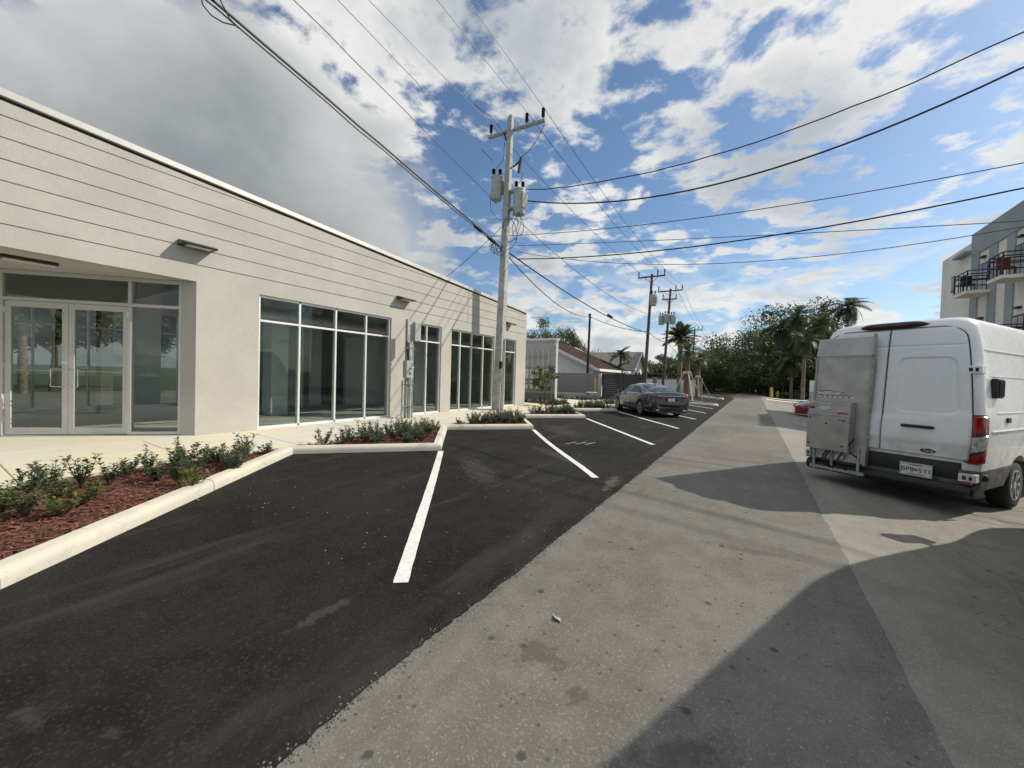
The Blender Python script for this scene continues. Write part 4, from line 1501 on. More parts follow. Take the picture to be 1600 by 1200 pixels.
def rnd_top(z, r_=0.17, top=2.69):
    q = z - (top - r_)
    return 0.0 if q <= 0 else r_ - sqrt(max(0.0, r_ * r_ - min(q, r_) ** 2))


def make_van(label, loc, rz, with_lift=True):
    t = thing('parked_van', label, 'van', loc, rz, 'vans parked at an angle in the lot')
    arches = [arch_mesh(1.62, 0.36, 0.46, 1.3), arch_mesh(4.75, 0.36, 0.46, 1.3)]
    body = van_band(0.70, 2.86, 0, zs=[0.70 + 0.08 * i for i in range(23)] + [2.53, 2.60, 2.66, 2.71, 2.745, 2.78, 2.81, 2.83, 2.848, 2.86]).build('body', 'paint_white', t, smooth='weld')
    cut(body, arches)
    low = van_band(0.40, 0.6985, 5, off=0.012).build('lower_body', 'plastic_dirty', t, smooth='weld')
    cut(low, arches)
    MB().box(-0.72, 0.72, 0.35, 5.2, 0.28, 0.6).build('chassis', 'plastic', t)
    wheels(t, [(0.99, 1.62, 1), (-0.99, 1.62, -1), (0.99, 4.75, 1), (-0.99, 4.75, -1)], 0.36, 0.235, 0.23, 8)
    # rear doors as pressed panels
    for s in (1, -1):
        def fn(u, v, s=s):
            z = 0.83 + (2.69 - 0.83) * v
            xr = VT(z, 1) - 0.095 - rnd_top(z)
            x = 0.005 + (xr - 0.005) * u
            e = 0.016
            edge = min(u * (xr), (1 - u) * xr, (z - 0.83), (2.69 - z))
            e = -0.004 + 0.020 * sstep(0.0, 0.012, edge)
            # blank window pressing
            cx_, cz_ = (0.14 + (xr - 0.12)) / 2, 1.84
            hx, hz = (xr - 0.12 - 0.14) / 2, 0.40
            qx, qz = abs(x - cx_) - hx + 0.10, abs(z - cz_) - hz + 0.10
            sd = sqrt(max(qx, 0) ** 2 + max(qz, 0) ** 2) + min(max(qx, qz), 0) - 0.10
            e -= 0.020 * (1 - sstep(-0.014, 0.012, sd))
            e += 0.022 * sstep(1.42 + 0.10 * sstep(0.45, 0.85, x), 1.30 + 0.10 * sstep(0.45, 0.85, x), z)
            e -= 0.010 * math.exp(-((z - 2.42) / 0.012) ** 2)
            e -= 0.012 * sstep(1.05, 0.95, z) * 0.8
            return V((s * x, rear_y(x, z) - e, z))
        mb = MB()
        nu, nv = 60, 150
        mb.grid(fn, nu, nv)
        if s < 0:
            mb.f = [tuple(reversed(q)) for q in mb.f]
        d = mb.build('rear_door', 'paint_white', t, smooth=True)
        # dark gap behind the door edge
        mbg = MB()

        def seam(z):
            xr = VT(z, 1) - 0.089 - rnd_top(z)
            return V((s * xr, rear_y(xr, z) - 0.0025, z))
        zs = [0.83 + (2.695 - 0.83) * k_ / 40 for k_ in range(41)]
        mbg.tube([seam(z) for z in zs], 0.0055, 4)
        mbg.tube([V((s * xr_, rear_y(xr_, 2.695) - 0.0025, 2.697)) for xr_ in [0.60 * k_ / 12 for k_ in range(13)]], 0.0055, 4)
        if s > 0:
            mbg.tube([V((0, rear_y(0, z) - 0.003, z)) for z in zs], 0.006, 4)
        mbg.build('door_seal', 'rubber', d)
        # handle, lower black panel
        if s > 0:
            q = MB()
            q.tube([(0.24, rear_y(0.2, 1.31) - 0.05, 1.235), (0.27, rear_y(0.2, 1.31) - 0.062, 1.235), (0.56, rear_y(0.5, 1.31) - 0.062, 1.235), (0.59, rear_y(0.5, 1.31) - 0.05, 1.235)], [0.018, 0.024, 0.024, 0.018], 8)
            q.box(0.36, 0.50, rear_y(.3, 1.31) - 0.035, rear_y(.3, 1.31), 1.255, 1.28)
            q.build('handle', 'plastic', d, bevel=0.004)
        for z in (0.60, 2.06):
            w_ = VT(z, 1)
            hg = MB()
            yy_ = rear_y(w_ - 0.06, z) if z > 1 else rear_y(w_ - 0.06, 0.8) - 0.05
            hg.box(s * (w_ - 0.15), s * (w_ + 0.012), yy_ - 0.035, yy_ + 0.10, z - 0.05, z + 0.06)
            h_ = hg.build('hinge', 'paint_white', d, bevel=0.012, segs=2)
            MB().box(s * (w_ - 0.11), s * (w_ - 0.075), yy_ - 0.038, yy_ - 0.034, z - 0.02, z + 0.03).build('hinge_bolt', 'dark_metal', d)
            MB().box(s * (w_ - 0.05), s * (w_ - 0.02), yy_ - 0.038, yy_ - 0.034, z - 0.02, z + 0.03).build('hinge_bolt', 'dark_metal', d)
    # tail lights wrapping the corner
    for s in (1, -1):
        def cp_(u, z, off):
            w_, y0 = VT(z, 1), VT(z, 2)
            L1, L2, L3 = 0.02, RR * pi / 2, 0.05
            d = u * (L1 + L2 + L3)
            if d < L1:
                x, y, nx, ny = w_ - RR - L1 + d, y0, 0, -1
            elif d < L1 + L2:
                a = -pi / 2 + (d - L1) / RR
                x, y, nx, ny = w_ - RR + RR * cos(a), y0 + RR + RR * sin(a), cos(a), sin(a)
            else:
                x, y, nx, ny = w_, y0 + RR + d - L1 - L2, 1, 0
            return V((s * (x + nx * off), y + ny * off, z))

        def patch(name, mat, z0, z1, u0, u1, off, parent, slant=0.0, slant1=None):
            slant1 = slant if slant1 is None else slant1
            def fn(u, v):
                uu = u0 + (u1 - u0) * u
                z = (z0 + slant * (uu - u0)) * (1 - v) + (z1 + slant1 * (uu - u0)) * v
                edge = min(u, 1 - u, v, 1 - v)
                return cp_(uu, z, off if edge > 0 else -0.01)
            mb = MB()
            mb.grid(fn, 14, 10)
            if s < 0:
                mb.f = [tuple(reversed(q)) for q in mb.f]
            return mb.build(name, mat, parent, smooth=True)
        tl = patch('tail_light', 'lens_dark_red', 0.76, 1.48, 0.0, 1.0, 0.016, t)
        patch('stop_lens', 'lens_red', 1.17, 1.44, 0.16, 0.86, 0.022, tl, 0.05, 0.02)
        patch('reversing_lens', 'lens_clear', 0.91, 1.16, 0.16, 0.84, 0.023, tl, 0.11, 0.06)
        patch('indicator_lens', 'lens_red', 0.79, 0.90, 0.16, 0.86, 0.022, tl, 0.0, 0.11)
    # black lower tailgate panel, bumper
    mb = MB()
    mb.grid(lambda u, v: V(((-0.90 + 1.80 * u), rear_y(-0.90 + 1.80 * u, 0.8) - (0.022 if 0 < u < 1 and 0 < v < 1 else -0.02), 0.50 + 0.325 * v)), 24, 4)
    mb.build('lower_panel', 'plastic', t, smooth=True)
    mb = MB()

    def bump(u, v):
        a = -1 + 2 * u
        x = 0.995 * (abs(a) ** 0.62) * (1 if a > 0 else -1)
        sidey = 0.0
        ay = 0.0 + 0.32 * max(0, (abs(a) - 0.80) / 0.20) ** 1.5
        x = (0.985 * min(1, abs(a) / 0.80) ** 0.95) * (1 if a >= 0 else -1) + (0.035 * max(0, (abs(a) - 0.8) / 0.2)) * (1 if a >= 0 else -1)
        z = 0.335 + 0.165 * v
        off = 0.085 - 0.05 * (2 * v - 1) ** 2 - 0.10 * max(0, 0.25 - v)
        return V((x, ay - off - 0.02, z))
    mb.grid(bump, 48, 12)
    bp = mb.build('bumper', 'plastic', t, smooth=True)
    MB().box(-0.9, 0.9, -0.06, 0.2, 0.345, 0.50).build('bumper_core', 'plastic', t)
    for s in (1, -1):
        MB().box(s * 0.90, s * 0.98, -0.10, -0.07, 0.53, 0.56).build('reflector', 'lens_red', bp)
    # high brake light pod
    mb = MB()
    prof = []

    def pod(u, v):
        x = -0.42 + 0.84 * u
        tpr = 1 - (abs(2 * u - 1)) ** 6
        a = pi * v
        z = 2.755 + 0.055 * cos(a) * tpr
        y = rear_y(0.3, 2.72) + 0.03 - 0.10 * sin(a) * tpr
        return V((x, y, z))
    mb.grid(pod, 24, 8)
    pd = mb.build('brake_light_pod', 'plastic', t, smooth=True)
    mb = MB()
    mb.grid(lambda u, v: V((-0.22 + 0.44 * u, rear_y(0.3, 2.72) + 0.03 - 0.106 * sin(pi * (0.42 + 0.2 * v)), 2.755 + 0.056 * cos(pi * (0.42 + 0.2 * v)))), 10, 3)
    mb.build('brake_lens', 'lens_dark_red', pd, smooth=True)
    # number plate with its characters
    py_ = rear_y(0.2, 0.8) - 0.03
    PX, PZ = 0.43, 0.605
    pl = MB().box(PX - 0.165, PX + 0.165, py_ - 0.012, py_, PZ - 0.085, PZ + 0.085).build('number_plate', 'plate', t, bevel=0.004)
    fr_ = MB()
    for b_ in ((PX - 0.175, PX + 0.175, PZ + 0.078, PZ + 0.095), (PX - 0.175, PX + 0.175, PZ - 0.095, PZ - 0.078), (PX - 0.175, PX - 0.160, PZ - 0.078, PZ + 0.078), (PX + 0.160, PX + 0.175, PZ - 0.078, PZ + 0.078)):
        fr_.box(b_[0], b_[1], py_ - 0.018, py_ - 0.001, b_[2], b_[3])
    fr_.build('plate_frame', 'chrome', pl)
    if with_lift:
        for body_, dx_ in (('BP8', -0.09), ('5YI', 0.09)):
            tm = text_mesh(body_, 0.092)
            place('lettering', tm, 'plate_ink', pl, (PX + dx_, py_ - 0.0135, PZ - 0.005), (pi / 2, 0, 0))
        MB().lathe([(0.004, -0.0145), (0.024, -0.0145), (0.024, -0.012)], (PX + 0.003, py_, PZ), 14, 'y').build('plate_emblem', 'orange', pl)
        MB().box(PX - 0.07, PX + 0.07, py_ - 0.0135, py_ - 0.012, PZ + 0.058, PZ + 0.068).build('plate_print', 'plate_ink', pl)
        MB().box(PX - 0.09, PX + 0.09, py_ - 0.0135, py_ - 0.012, PZ - 0.070, PZ - 0.061).build('plate_print', 'plate_ink', pl)
    # oval badge
    mb = MB()
    n = 24
    by = rear_y(0.42, 0.93) - 0.028
    for rx, rz_, yo, nm, mt_ in ((0.092, 0.038, 0.0, 'badge_rim', 'chrome'), (0.083, 0.031, -0.004, 'badge', 'badge')):
        q = MB()
        q.prism([(rx * cos(2 * pi * k_ / n), rz_ * sin(2 * pi * k_ / n)) for k_ in range(n)], lambda p, s_: V((0.54 + p[0], by + yo + s_, 0.90 + p[1])), 0.0, 0.02)
        q.build(nm, mt_, t)
    if with_lift:
        tm = text_mesh('Ford', 0.055, 0.001, 0.35)
        place('badge_lettering', tm, 'chrome', t, (0.54, by - 0.0055, 0.90), (pi / 2, 0, 0))
    # side: pressings, marker, folded vent
    for s in (1, -1):
        for (z, yA, yB, th) in ((2.34, 0.30, 3.4, 0.012), (1.98, 0.42, 2.1, 0.006), (1.47, 0.55, 2.4, 0.008), (1.22, 0.35, 4.2, 0.014)):
            w_ = VT(z, 1)
            q = MB()
            q.tube([(s * (w_ - 0.002), yA, z), (s * (w_ + 0.004), yA + 0.1, z), (s * (w_ + 0.004), yB, z)], th, 6)
            q.build('side_pressing', 'paint_white', t, smooth=True)
        q = MB()
        q.box(s * (VT(1.3, 1)), s * (VT(1.3, 1) + 0.02), 0.92, 1.04, 1.33, 1.40)
        q.build('side_marker', 'plastic', t)
    q = MB()
    wv = VT(1.85, 1)
    q.box(wv, wv + 0.07, 0.40, 0.62, 1.68, 1.95)
    for k_ in range(5):
        q.box(wv + 0.07, wv + 0.085, 0.42 + 0.04 * k_, 0.44 + 0.04 * k_, 1.70, 1.93)
    q.build('side_vent', 'plastic', t, bevel=0.01)
    q = MB()
    q.lathe([(0.05, 0), (0.045, 0.05), (0.02, 0.06)], (1.0, 0.20, 0.60), 12, 'x')
    q.build('side_reflector', 'plastic', t)
    # windscreen and cab glass (out of frame, still the real front)
    q = MB()
    q.grid(lambda u, v: V((-0.78 + 1.56 * u, VT(1.45 + 0.8 * v, 3) + 0.05 * (1 - (2 * u - 1) ** 2) + 0.012, 1.45 + 0.8 * v)), 10, 6)
    q.build('windscreen', 'car_glass', t, smooth=True)
    for s in (1, -1):
        q = MB()
        q.face([(s * (VT(1.45, 1) + 0.006), 3.6, 1.45), (s * (VT(1.45, 1) + 0.006), 4.5, 1.45), (s * (VT(2.1, 1) + 0.006), 4.0, 2.1), (s * (VT(2.1, 1) + 0.006), 3.5, 2.1)])
        q.build('cab_window', 'car_glass', t)
        q = MB()
        q.box(s * 1.08, s * 1.28, 4.42, 4.52, 1.45, 1.85)
        q.box(s * 0.98, s * 1.09, 4.45, 4.5, 1.58, 1.64)
        q.build('mirror', 'plastic', t, bevel=0.02, segs=2)
    if not with_lift:
        return t
    # folded wheelchair lift over the left door
    ly = -0.105
    tilt = Matrix.Translation((0, ly, 0.55)) @ Matrix.Rotation(R(-3.6), 4, 'X')
    lift = MB(tilt)
    lift.box(-0.895, -0.145, -0.03, 0.03, 0.0, 1.76)
    lp_ = lift.build('lift_platform', 'lift_alu', t, bevel=0.006)
    q = MB(tilt)
    q.box(-0.915, -0.885, -0.05, 0.06, -0.02, 1.72)
    q.box(-0.158, -0.128, -0.05, 0.06, -0.02, 1.72)
    q.build('side_rail', 'lift_alu2', lp_, bevel=0.005)
    q = MB(tilt)
    q.prism([(-0.05, 1.74), (-0.035, 1.74), (0.03, 2.05), (0.015, 2.05)], lambda p, s_: V((s_, p[0], p[1])), -0.91, -0.14)
    q.build('roll_stop', 'lift_alu', lp_, bevel=0.003)
    q = MB(tilt)
    q.box(-0.139, -0.124, -0.045, 0.045, 1.74, 2.09)
    q.build('flap_edge', 'lift_alu2', lp_, bevel=0.003)
    q = MB(tilt)
    q.box(-0.885, -0.158, -0.040, -0.031, 1.72, 1.755)
    for k_ in range(9):
        q.box(-0.128, -0.115, -0.05, -0.02, 0.25 + 0.17 * k_, 0.30 + 0.17 * k_)
    q.build('lift_hinge', 'steel', lp_)
    q = MB(tilt)
    q.prism([(-0.035, 0.16), (-0.20, 0.16), (-0.21, 0.74), (-0.19, 0.96), (-0.035, 0.98)], lambda p, s_: V((s_, p[0], p[1])), -0.90, -0.30)
    bx_ = q.build('pump_box', 'lift_alu2', t, bevel=0.006)
    q = MB(tilt)
    q.box(-0.905, -0.295, -0.218, -0.206, 0.735, 0.752)
    q.build('box_lip', 'steel', bx_)
    st = lambda x0, x1, z0, z1, mt_, y_=-0.2135: MB(tilt).box(x0, x1, y_, y_ + 0.02, z0, z1).build('sticker', mt_, bx_)
    qq = MB(tilt)
    hexp = [(-0.725, 0.855), (-0.69, 0.89), (-0.60, 0.89), (-0.565, 0.855), (-0.60, 0.82), (-0.69, 0.82)]
    qq.prism(hexp, lambda p, s_: V((p[0], s_, p[1])), -0.215, -0.19)
    qq.build('sticker', 'sticker', bx_)
    st(-0.885, -0.78, 0.90, 0.925, 'sticker_yellow')
    st(-0.88, -0.80, 0.84, 0.87, 'plastic', -0.207)
    st(-0.47, -0.335, 0.77, 0.80, 'sticker_red', -0.216)
    st(-0.49, -0.34, 0.805, 0.815, 'sticker', -0.214)
    st(-0.46, -0.34, 0.665, 0.675, 'dark_metal', -0.2115)
    st(-0.72, -0.56, 0.925, 0.935, 'sticker', -0.2)
    st(-0.74, -0.50, 0.795, 0.805, 'sticker', -0.2155)
    for bx0, bz0 in ((-0.86, 0.68), (-0.86, 0.25), (-0.38, 0.25), (-0.62, 0.60), (-0.38, 0.66)):
        MB(tilt).lathe([(0.012, -0.222), (0.012, -0.2)], (bx0, 0, bz0), 8, 'y').build('bolt', 'dark_metal', bx_)
    for (x0, x1, z0, z1, mt_) in ((-0.86, -0.76, 1.10, 1.135, 'sticker'), (-0.85, -0.76, 1.14, 1.15, 'plastic'), (-0.75, -0.64, 1.10, 1.15, 'sticker'), (-0.75, -0.64, 1.155, 1.165, 'plastic'),
                                  (-0.63, -0.53, 1.10, 1.13, 'sticker'), (-0.63, -0.53, 1.135, 1.143, 'plastic'), (-0.86, -0.34, 1.04, 1.075, 'sticker'), (-0.86, -0.34, 1.078, 1.086, 'plastic'), (-0.52, -0.46, 1.12, 1.13, 'plastic')):
        MB(tilt).box(x0, x1, -0.034, -0.029, z0, z1).build('sticker', mt_, lp_)
    for k_ in range(6):
        MB(tilt).box(-0.80 + 0.075 * k_, -0.77 + 0.075 * k_, -0.0355, -0.030, 1.050, 1.066).build('sticker_print', 'plastic', lp_)
    q = MB()
    for x in (-0.84, -0.58, -0.22):
        q.beam((x, -0.14, 0.36), (x, -0.14, 0.80), 0.035)
    q.beam((-0.90, -0.13, 0.40), (-0.14, -0.13, 0.40), 0.05)
    q.build('lift_arm', 'steel', t, bevel=0.004)
    for xx, zz in ((-0.62, 0.72), (-0.58, 0.72), (-0.40, 0.72), (-0.26, 0.95)):
        pts = [(xx, -0.2, zz), (xx - 0.04, -0.25, zz - 0.1), (xx - 0.05, -0.22, zz - 0.22), (xx + 0.03, -0.15, zz - 0.3)]
        MB().tube(pts, 0.012, 6).build('hose', 'rubber', t, smooth=True)
    MB().box(-0.50, -0.40, -0.22, -0.17, 0.60, 0.66).build('connector', 'sticker', t, bevel=0.006)
    return t


VROT = -R(32.3)
make_van('white high-roof van with a folded wheelchair lift on its rear doors', (1.72, 8.21, -0.2), VROT)
make_van('plain white van beside the lift van, seen only by its shadow on the road', (2.46, 2.69, -0.2), -R(21.2), False)

# ---- saloon car; local y forward from the rear bumper
ST = table([(0.00, 0.70, 0.74, 0.80, 0.50), (0.05, 0.80, 0.88, 0.97, 0.58), (0.12, 0.85, 0.99, 1.07, 0.64), (0.22, 0.875, 1.015, 1.10, 0.66), (0.45, 0.905, 1.00, 1.105, 0.66), (0.80, 0.92, 0.985, 1.14, 0.64),
            (1.20, 0.93, 0.972, 1.275, 0.60), (1.70, 0.932, 0.962, 1.405, 0.585), (2.15, 0.932, 0.952, 1.445, 0.58), (2.60, 0.932, 0.942, 1.435, 0.585), (3.0, 0.93, 0.93, 1.375, 0.60),
            (3.4, 0.925, 0.915, 1.20, 0.64), (3.75, 0.915, 0.895, 0.99, 0.70), (4.2, 0.895, 0.84, 0.925, 0.64), (4.6, 0.85, 0.75, 0.83, 0.55), (4.85, 0.76, 0.64, 0.71, 0.45), (4.95, 0.64, 0.54, 0.58, 0.35)])


def car_pt(y, s, off=0.0):
    w_, zb_, zt, wr = (ST(y, c) for c in (1, 2, 3, 4))
    zrl = max(zb_ + 0.012, zt - 0.05 - 0.02 * sstep(1.1, 1.4, zt))
    P = [(0.80 * w_, 0.19), (0.955 * w_, 0.235), (0.995 * w_, 0.42), (w_, 0.60), (0.992 * w_, zb_ - 0.13), (0.95 * w_, zb_), (wr, zrl), (wr * 0.55, zt - 0.010), (0, zt)]
    i = min(int(s), len(P) - 2)
    t = s - i
    a, b = P[i], P[i + 1]
    x, z = a[0] + (b[0] - a[0]) * t, a[1] + (b[1] - a[1]) * t
    nx, nz = b[1] - a[1], -(b[0] - a[0])
    l = sqrt(nx * nx + nz * nz) or 1
    return V((x + nx / l * off, y, z + nz / l * off))


def make_car(name, label, loc, rz, paint, group=None):
    t = thing(name, label, 'car', loc, rz, group)
    ys = [4.95 * (k_ / 70) for k_ in range(71)]
    ss = [0, 0.5, 1, 1.5, 2, 2.5, 3, 3.5, 4, 4.5, 5, 5.3, 5.7, 6, 6.5, 7, 7.5, 8]
    mb = MB()
    rows = []
    for y in ys:
        right = [car_pt(y, s) for s in ss]
        left = [V((-p.x, p.y, p.z)) for p in reversed(right[:-1])]
        rows.append(mb.add(right + left))
    m_ = 2 * len(ss) - 1
    for a, b in zip(rows, rows[1:]):
        for k_ in range(m_ - 1):
            mb.f.append((a + k_, b + k_, b + k_ + 1, a + k_ + 1))
        mb.f.append((a + m_ - 1, b + m_ - 1, b, a))
    mb.f.append(tuple(rows[0] + k_ for k_ in range(m_)))
    mb.f.append(tuple(rows[-1] + k_ for k_ in reversed(range(m_))))
    body = mb.build('body', paint, t, smooth='weld')
    cut(body, [arch_mesh(1.05, 0.335, 0.385, 1.2), arch_mesh(3.92, 0.335, 0.385, 1.2)])
    MB().box(-0.66, 0.66, 0.4, 4.5, 0.20, 0.62).build('underbody', 'plastic', t)
    wheels(t, [(0.925, 1.05, 1), (-0.925, 1.05, -1), (0.925, 3.92, 1), (-0.925, 3.92, -1)], 0.335, 0.225, 0.235, 10)

    def panel(nm, mat, fn, nu, nv, parent=t, flip=False):
        q = MB()
        q.grid(fn, nu, nv)
        if flip:
            q.f = [tuple(reversed(z)) for z in q.f]
        return q.build(nm, mat, parent, smooth=True)
    for s in (1, -1):
        def side(u, v, y0b, y1b, y0t, y1t, s=s):
            sv = 5.08 + 0.80 * v
            y = (y0b + (y1b - y0b) * u) * (1 - v) + (y0t + (y1t - y0t) * u) * v
            p = car_pt(y, sv, 0.006)
            return V((s * p.x, p.y, p.z))
        panel('side_window', 'car_glass', lambda u, v: side(u, v, 1.02, 2.20, 1.55, 2.20), 14, 5)
        panel('side_window', 'car_glass', lambda u, v: side(u, v, 2.26, 3.52, 2.26, 3.0), 14, 5)
        tr_ = MB()
        loop = [side(k_ / 20, 0, 0.98, 3.56, 1.5, 3.02) for k_ in range(21)]
        tr_.tube([V((p.x * 1.006, p.y, p.z - 0.006)) for p in loop], 0.010, 5)
        loop = [side(0, k_ / 8, 0.98, 3.56, 1.5, 3.02) for k_ in range(9)] + [side(k_ / 16, 1, 0.98, 3.56, 1.5, 3.02) for k_ in range(17)]
        tr_.tube([V((p.x * 1.005, p.y, p.z + 0.004)) for p in loop], 0.010, 5)
        tr_.build('window_trim', 'chrome', t, smooth=True)
        # mirror
        q = MB()
        q.box(s * 0.98, s * 1.10, 3.30, 3.42, 0.93, 1.05)
        q.box(s * 0.90, s * 0.99, 3.34, 3.40, 0.94, 0.98)
        q.build('mirror', paint, t, bevel=0.025, segs=2)
        # sill and door lines
        q = MB()
        for yl in (1.48, 2.23, 3.45):
            pts = [car_pt(yl + 0.03 * (sv - 3), sv, 0.001) for sv in (1.6, 2.2, 3, 3.6, 4.2, 4.9)]
            q.tube([V((s * p.x, p.y, p.z)) for p in pts], 0.006, 4)
        q.build('door_gap', 'rubber', t)
        q = MB()
        for yl in (1.75, 2.75):
            p = car_pt(yl, 4.45, 0.012)
            q.tube([V((s * p.x, yl, p.z)), V((s * p.x, yl + 0.2, p.z))], 0.014, 6)
        q.build('door_handle', paint, t)
        # lamps
        panel('tail_light', 'lens_red', lambda u, v, s=s: V((s * car_pt(0.035 + 0.34 * u, 4.25 + 0.55 * v, 0.008).x, 0.035 + 0.34 * u - 0.004, car_pt(0.035 + 0.34 * u, 4.25 + 0.55 * v).z)), 8, 3)
        panel('head_light', 'lens_clear', lambda u, v, s=s: V((s * car_pt(4.35 + 0.4 * u, 4.3 + 0.5 * v, 0.008).x, 4.35 + 0.4 * u, car_pt(4.35 + 0.4 * u, 4.3 + 0.5 * v).z)), 8, 3)
        q = MB()
        q.prism([(0.42, 0.83), (0.74, 0.86), (0.80, 0.925), (0.50, 0.90)], lambda p, y_: V((s * p[0], y_ + 0.06 * max(0, p[0] - 0.6) / 0.2, p[1])), -0.012, 0.06)
        q.build('rear_lens', 'lens_red', t)
        q = MB()
        q.box(s * 0.52, s * 0.68, -0.015, 0.1, 0.29, 0.335)
        q.build('exhaust_tip', 'chrome', t, bevel=0.01)
    panel('rear_window', 'car_glass', lambda u, v: (lambda p: V(((2 * u - 1) * p.x * 1.0, p.y, p.z + 0.008 + 0.05 * (1 - (2 * u - 1) ** 2))))(car_pt(0.62 + 0.98 * v, 6.05, 0.0)), 10, 10)
    panel('windscreen', 'car_glass', lambda u, v: (lambda p: V(((2 * u - 1) * p.x, p.y, p.z + 0.008 + 0.05 * (1 - (2 * u - 1) ** 2))))(car_pt(3.72 - 0.66 * v, 6.05, 0.0)), 10, 8, flip=True)
    q = MB()
    q.box(-0.60, 0.60, -0.012, 0.05, 0.905, 0.925)
    q.build('trunk_trim', 'chrome', t, bevel=0.004)
    q = MB()
    q.box(-0.26, 0.26, -0.008, 0.05, 0.70, 0.83)
    q.build('plate_recess', 'plastic', t)
    MB().box(-0.155, 0.155, -0.02, -0.008, 0.705, 0.825).build('number_plate', 'plate', t)
    q = MB()
    q.grid(lambda u, v: V((-0.84 + 1.68 * u, 0.03 + 0.16 * abs(2 * u - 1) ** 4 - 0.05 - (0.0 if 0 < v < 1 else -0.06), 0.24 + 0.20 * v)), 20, 4)
    q.build('rear_diffuser', 'plastic', t, smooth=True)
    q = MB()
    q.grid(lambda u, v: V((-0.86 + 1.72 * u, 0.01 + 0.2 * abs(2 * u - 1) ** 4 - 0.045 * sin(pi * v) - 0.01, 0.44 + 0.24 * v)), 20, 6)
    q.build('rear_bumper', paint, t, smooth=True)
    q = MB()
    q.tube([(0, 1.62, 1.40), (0, 1.60, 1.44), (0, 1.50, 1.455)], [0.03, 0.02, 0.006], 6)
    q.build('antenna', paint, t)
    return t


make_car('parked_sedan', 'dark grey sedan parked nose-in toward the planting bed', (-2.96, 17.76, 0.015), R(36.9), 'car_dark')
make_car('parked_sedan', 'red car mostly hidden behind the white van', (6.95, 27.3, -0.2), R(90), 'car_red')
make_car('parked_sedan', 'dark car parked far off behind the braced palms', (-9.2, 72, 0.0), R(60), 'car_dark')
#PART5
# ------------------------------------------------------------------ other buildings
# low grey building with meters
mbd = thing('meter_building', 'low grey building end wall carrying a bank of electric meters', 'building', (-11.5, 21.6, 0.05), world_parts=True)
MB().box(-16.5, -10.24, 21.55, 21.85, 0.05, 3.86).build('wall', 'grey_wall', mbd)
MB().box(-16.5, -13.2, 21.86, 25.5, 0.05, 3.8).build('wall', 'grey_wall', mbd)
MB().box(-16.6, -10.18, 21.49, 21.95, 3.86, 4.0).build('roof_edge', 'white_wall', mbd)
MB().box(-16.55, -10.23, 21.52, 21.55, 0.05, 0.62).build('wall_base', 'fence_grey', mbd)
for k_ in range(5):
    x = -12.15 + 0.36 * k_
    MB().tube([(x, 21.50, 2.1), (x, 21.50, 3.15), (x, 21.44, 3.25), (x + 0.02, 21.36, 3.22)], 0.03, 8).build('conduit', 'white_wall', mbd, smooth=True)
    bx_ = MB().box(x - 0.15, x + 0.12, 21.40, 21.545, 1.50, 2.1).build('meter_box', 'white_wall', mbd, bevel=0.01)
    MB().lathe([(0.075, 0), (0.075, -0.08), (0.05, -0.10)], (x - 0.01, 21.40, 1.28), 12, 'y').build('meter', 'lens', mbd)
    MB().box(x - 0.03, x + 0.01, 21.395, 21.40, 1.78, 1.90).build('switch', 'dark_gap', bx_)
    MB().box(x - 0.13, x + 0.10, 21.41, 21.545, 0.85, 1.12).build('meter_base', 'white_wall', mbd, bevel=0.01)
MB().tube([(-12.5, 21.48, 2.2), (-10.5, 21.48, 2.2), (-10.42, 21.48, 2.1), (-10.42, 21.48, 0.3)], 0.035, 8).build('conduit', 'steel', mbd, smooth=True)
MB().tube([(-12.5, 21.49, 2.86), (-10.7, 21.49, 2.86)], 0.02, 8).build('strut', 'steel', mbd)
MB().tube([(-10.30, 21.5, 3.55), (-10.15, 21.45, 3.7), (-10.15, 21.45, 3.85)], 0.05, 8).build('downspout', 'alu', mbd)

# fence and gate behind
fn_ = thing('board_fence', 'grey horizontal board fence between meter wall and dark gate', 'fence', (-11, 27, 0.0), world_parts=True)
for k_ in range(9):
    MB().box(-13.0, -9.42, 26.98, 27.02, 0.52 + 0.162 * k_, 0.675 + 0.162 * k_).build('board', 'fence_grey', fn_)
MB().box(-13.0, -9.42, 26.92, 27.08, -0.03, 0.50).build('fence_base', 'grey_wall', fn_)
MB().box(-9.42, -9.22, 26.9, 27.1, -0.03, 2.0).build('post', 'grey_wall', fn_)
MB().tube([(-9.55, 26.7, 0.0), (-9.55, 26.7, 1.75)], 0.06, 10).build('yellow_bollard', 'yellow', fn_)
gt = thing('sliding_gate', 'dark charcoal slatted gate beside the grey board fence', 'gate', (-8, 27.2, 0), world_parts=True)
for k_ in range(14):
    MB().box(-9.2, -6.3, 27.18, 27.22, 0.06 + 0.136 * k_, 0.193 + 0.136 * k_).build('slat', 'fence_dark', gt)
for x in (-9.2, -7.75, -6.34):
    MB().box(x, x + 0.06, 27.14, 27.18, 0.03, 1.98).build('gate_post', 'fence_dark', gt)
ut = thing('blue_stand', 'small pale blue stand before the grey board fence', 'stand', tuple(at(924, 622, 24.6))[:2] + (0.05,))
for x in (-0.25, 0.25):
    for y_ in (-0.15, 0.15):
        MB().box(x - 0.02, x + 0.02, y_ - 0.02, y_ + 0.02, 0, 0.62).build('leg', 'blue_bin', ut)
MB().box(-0.3, 0.3, -0.2, 0.2, 0.62, 0.66).build('top', 'alu', ut)


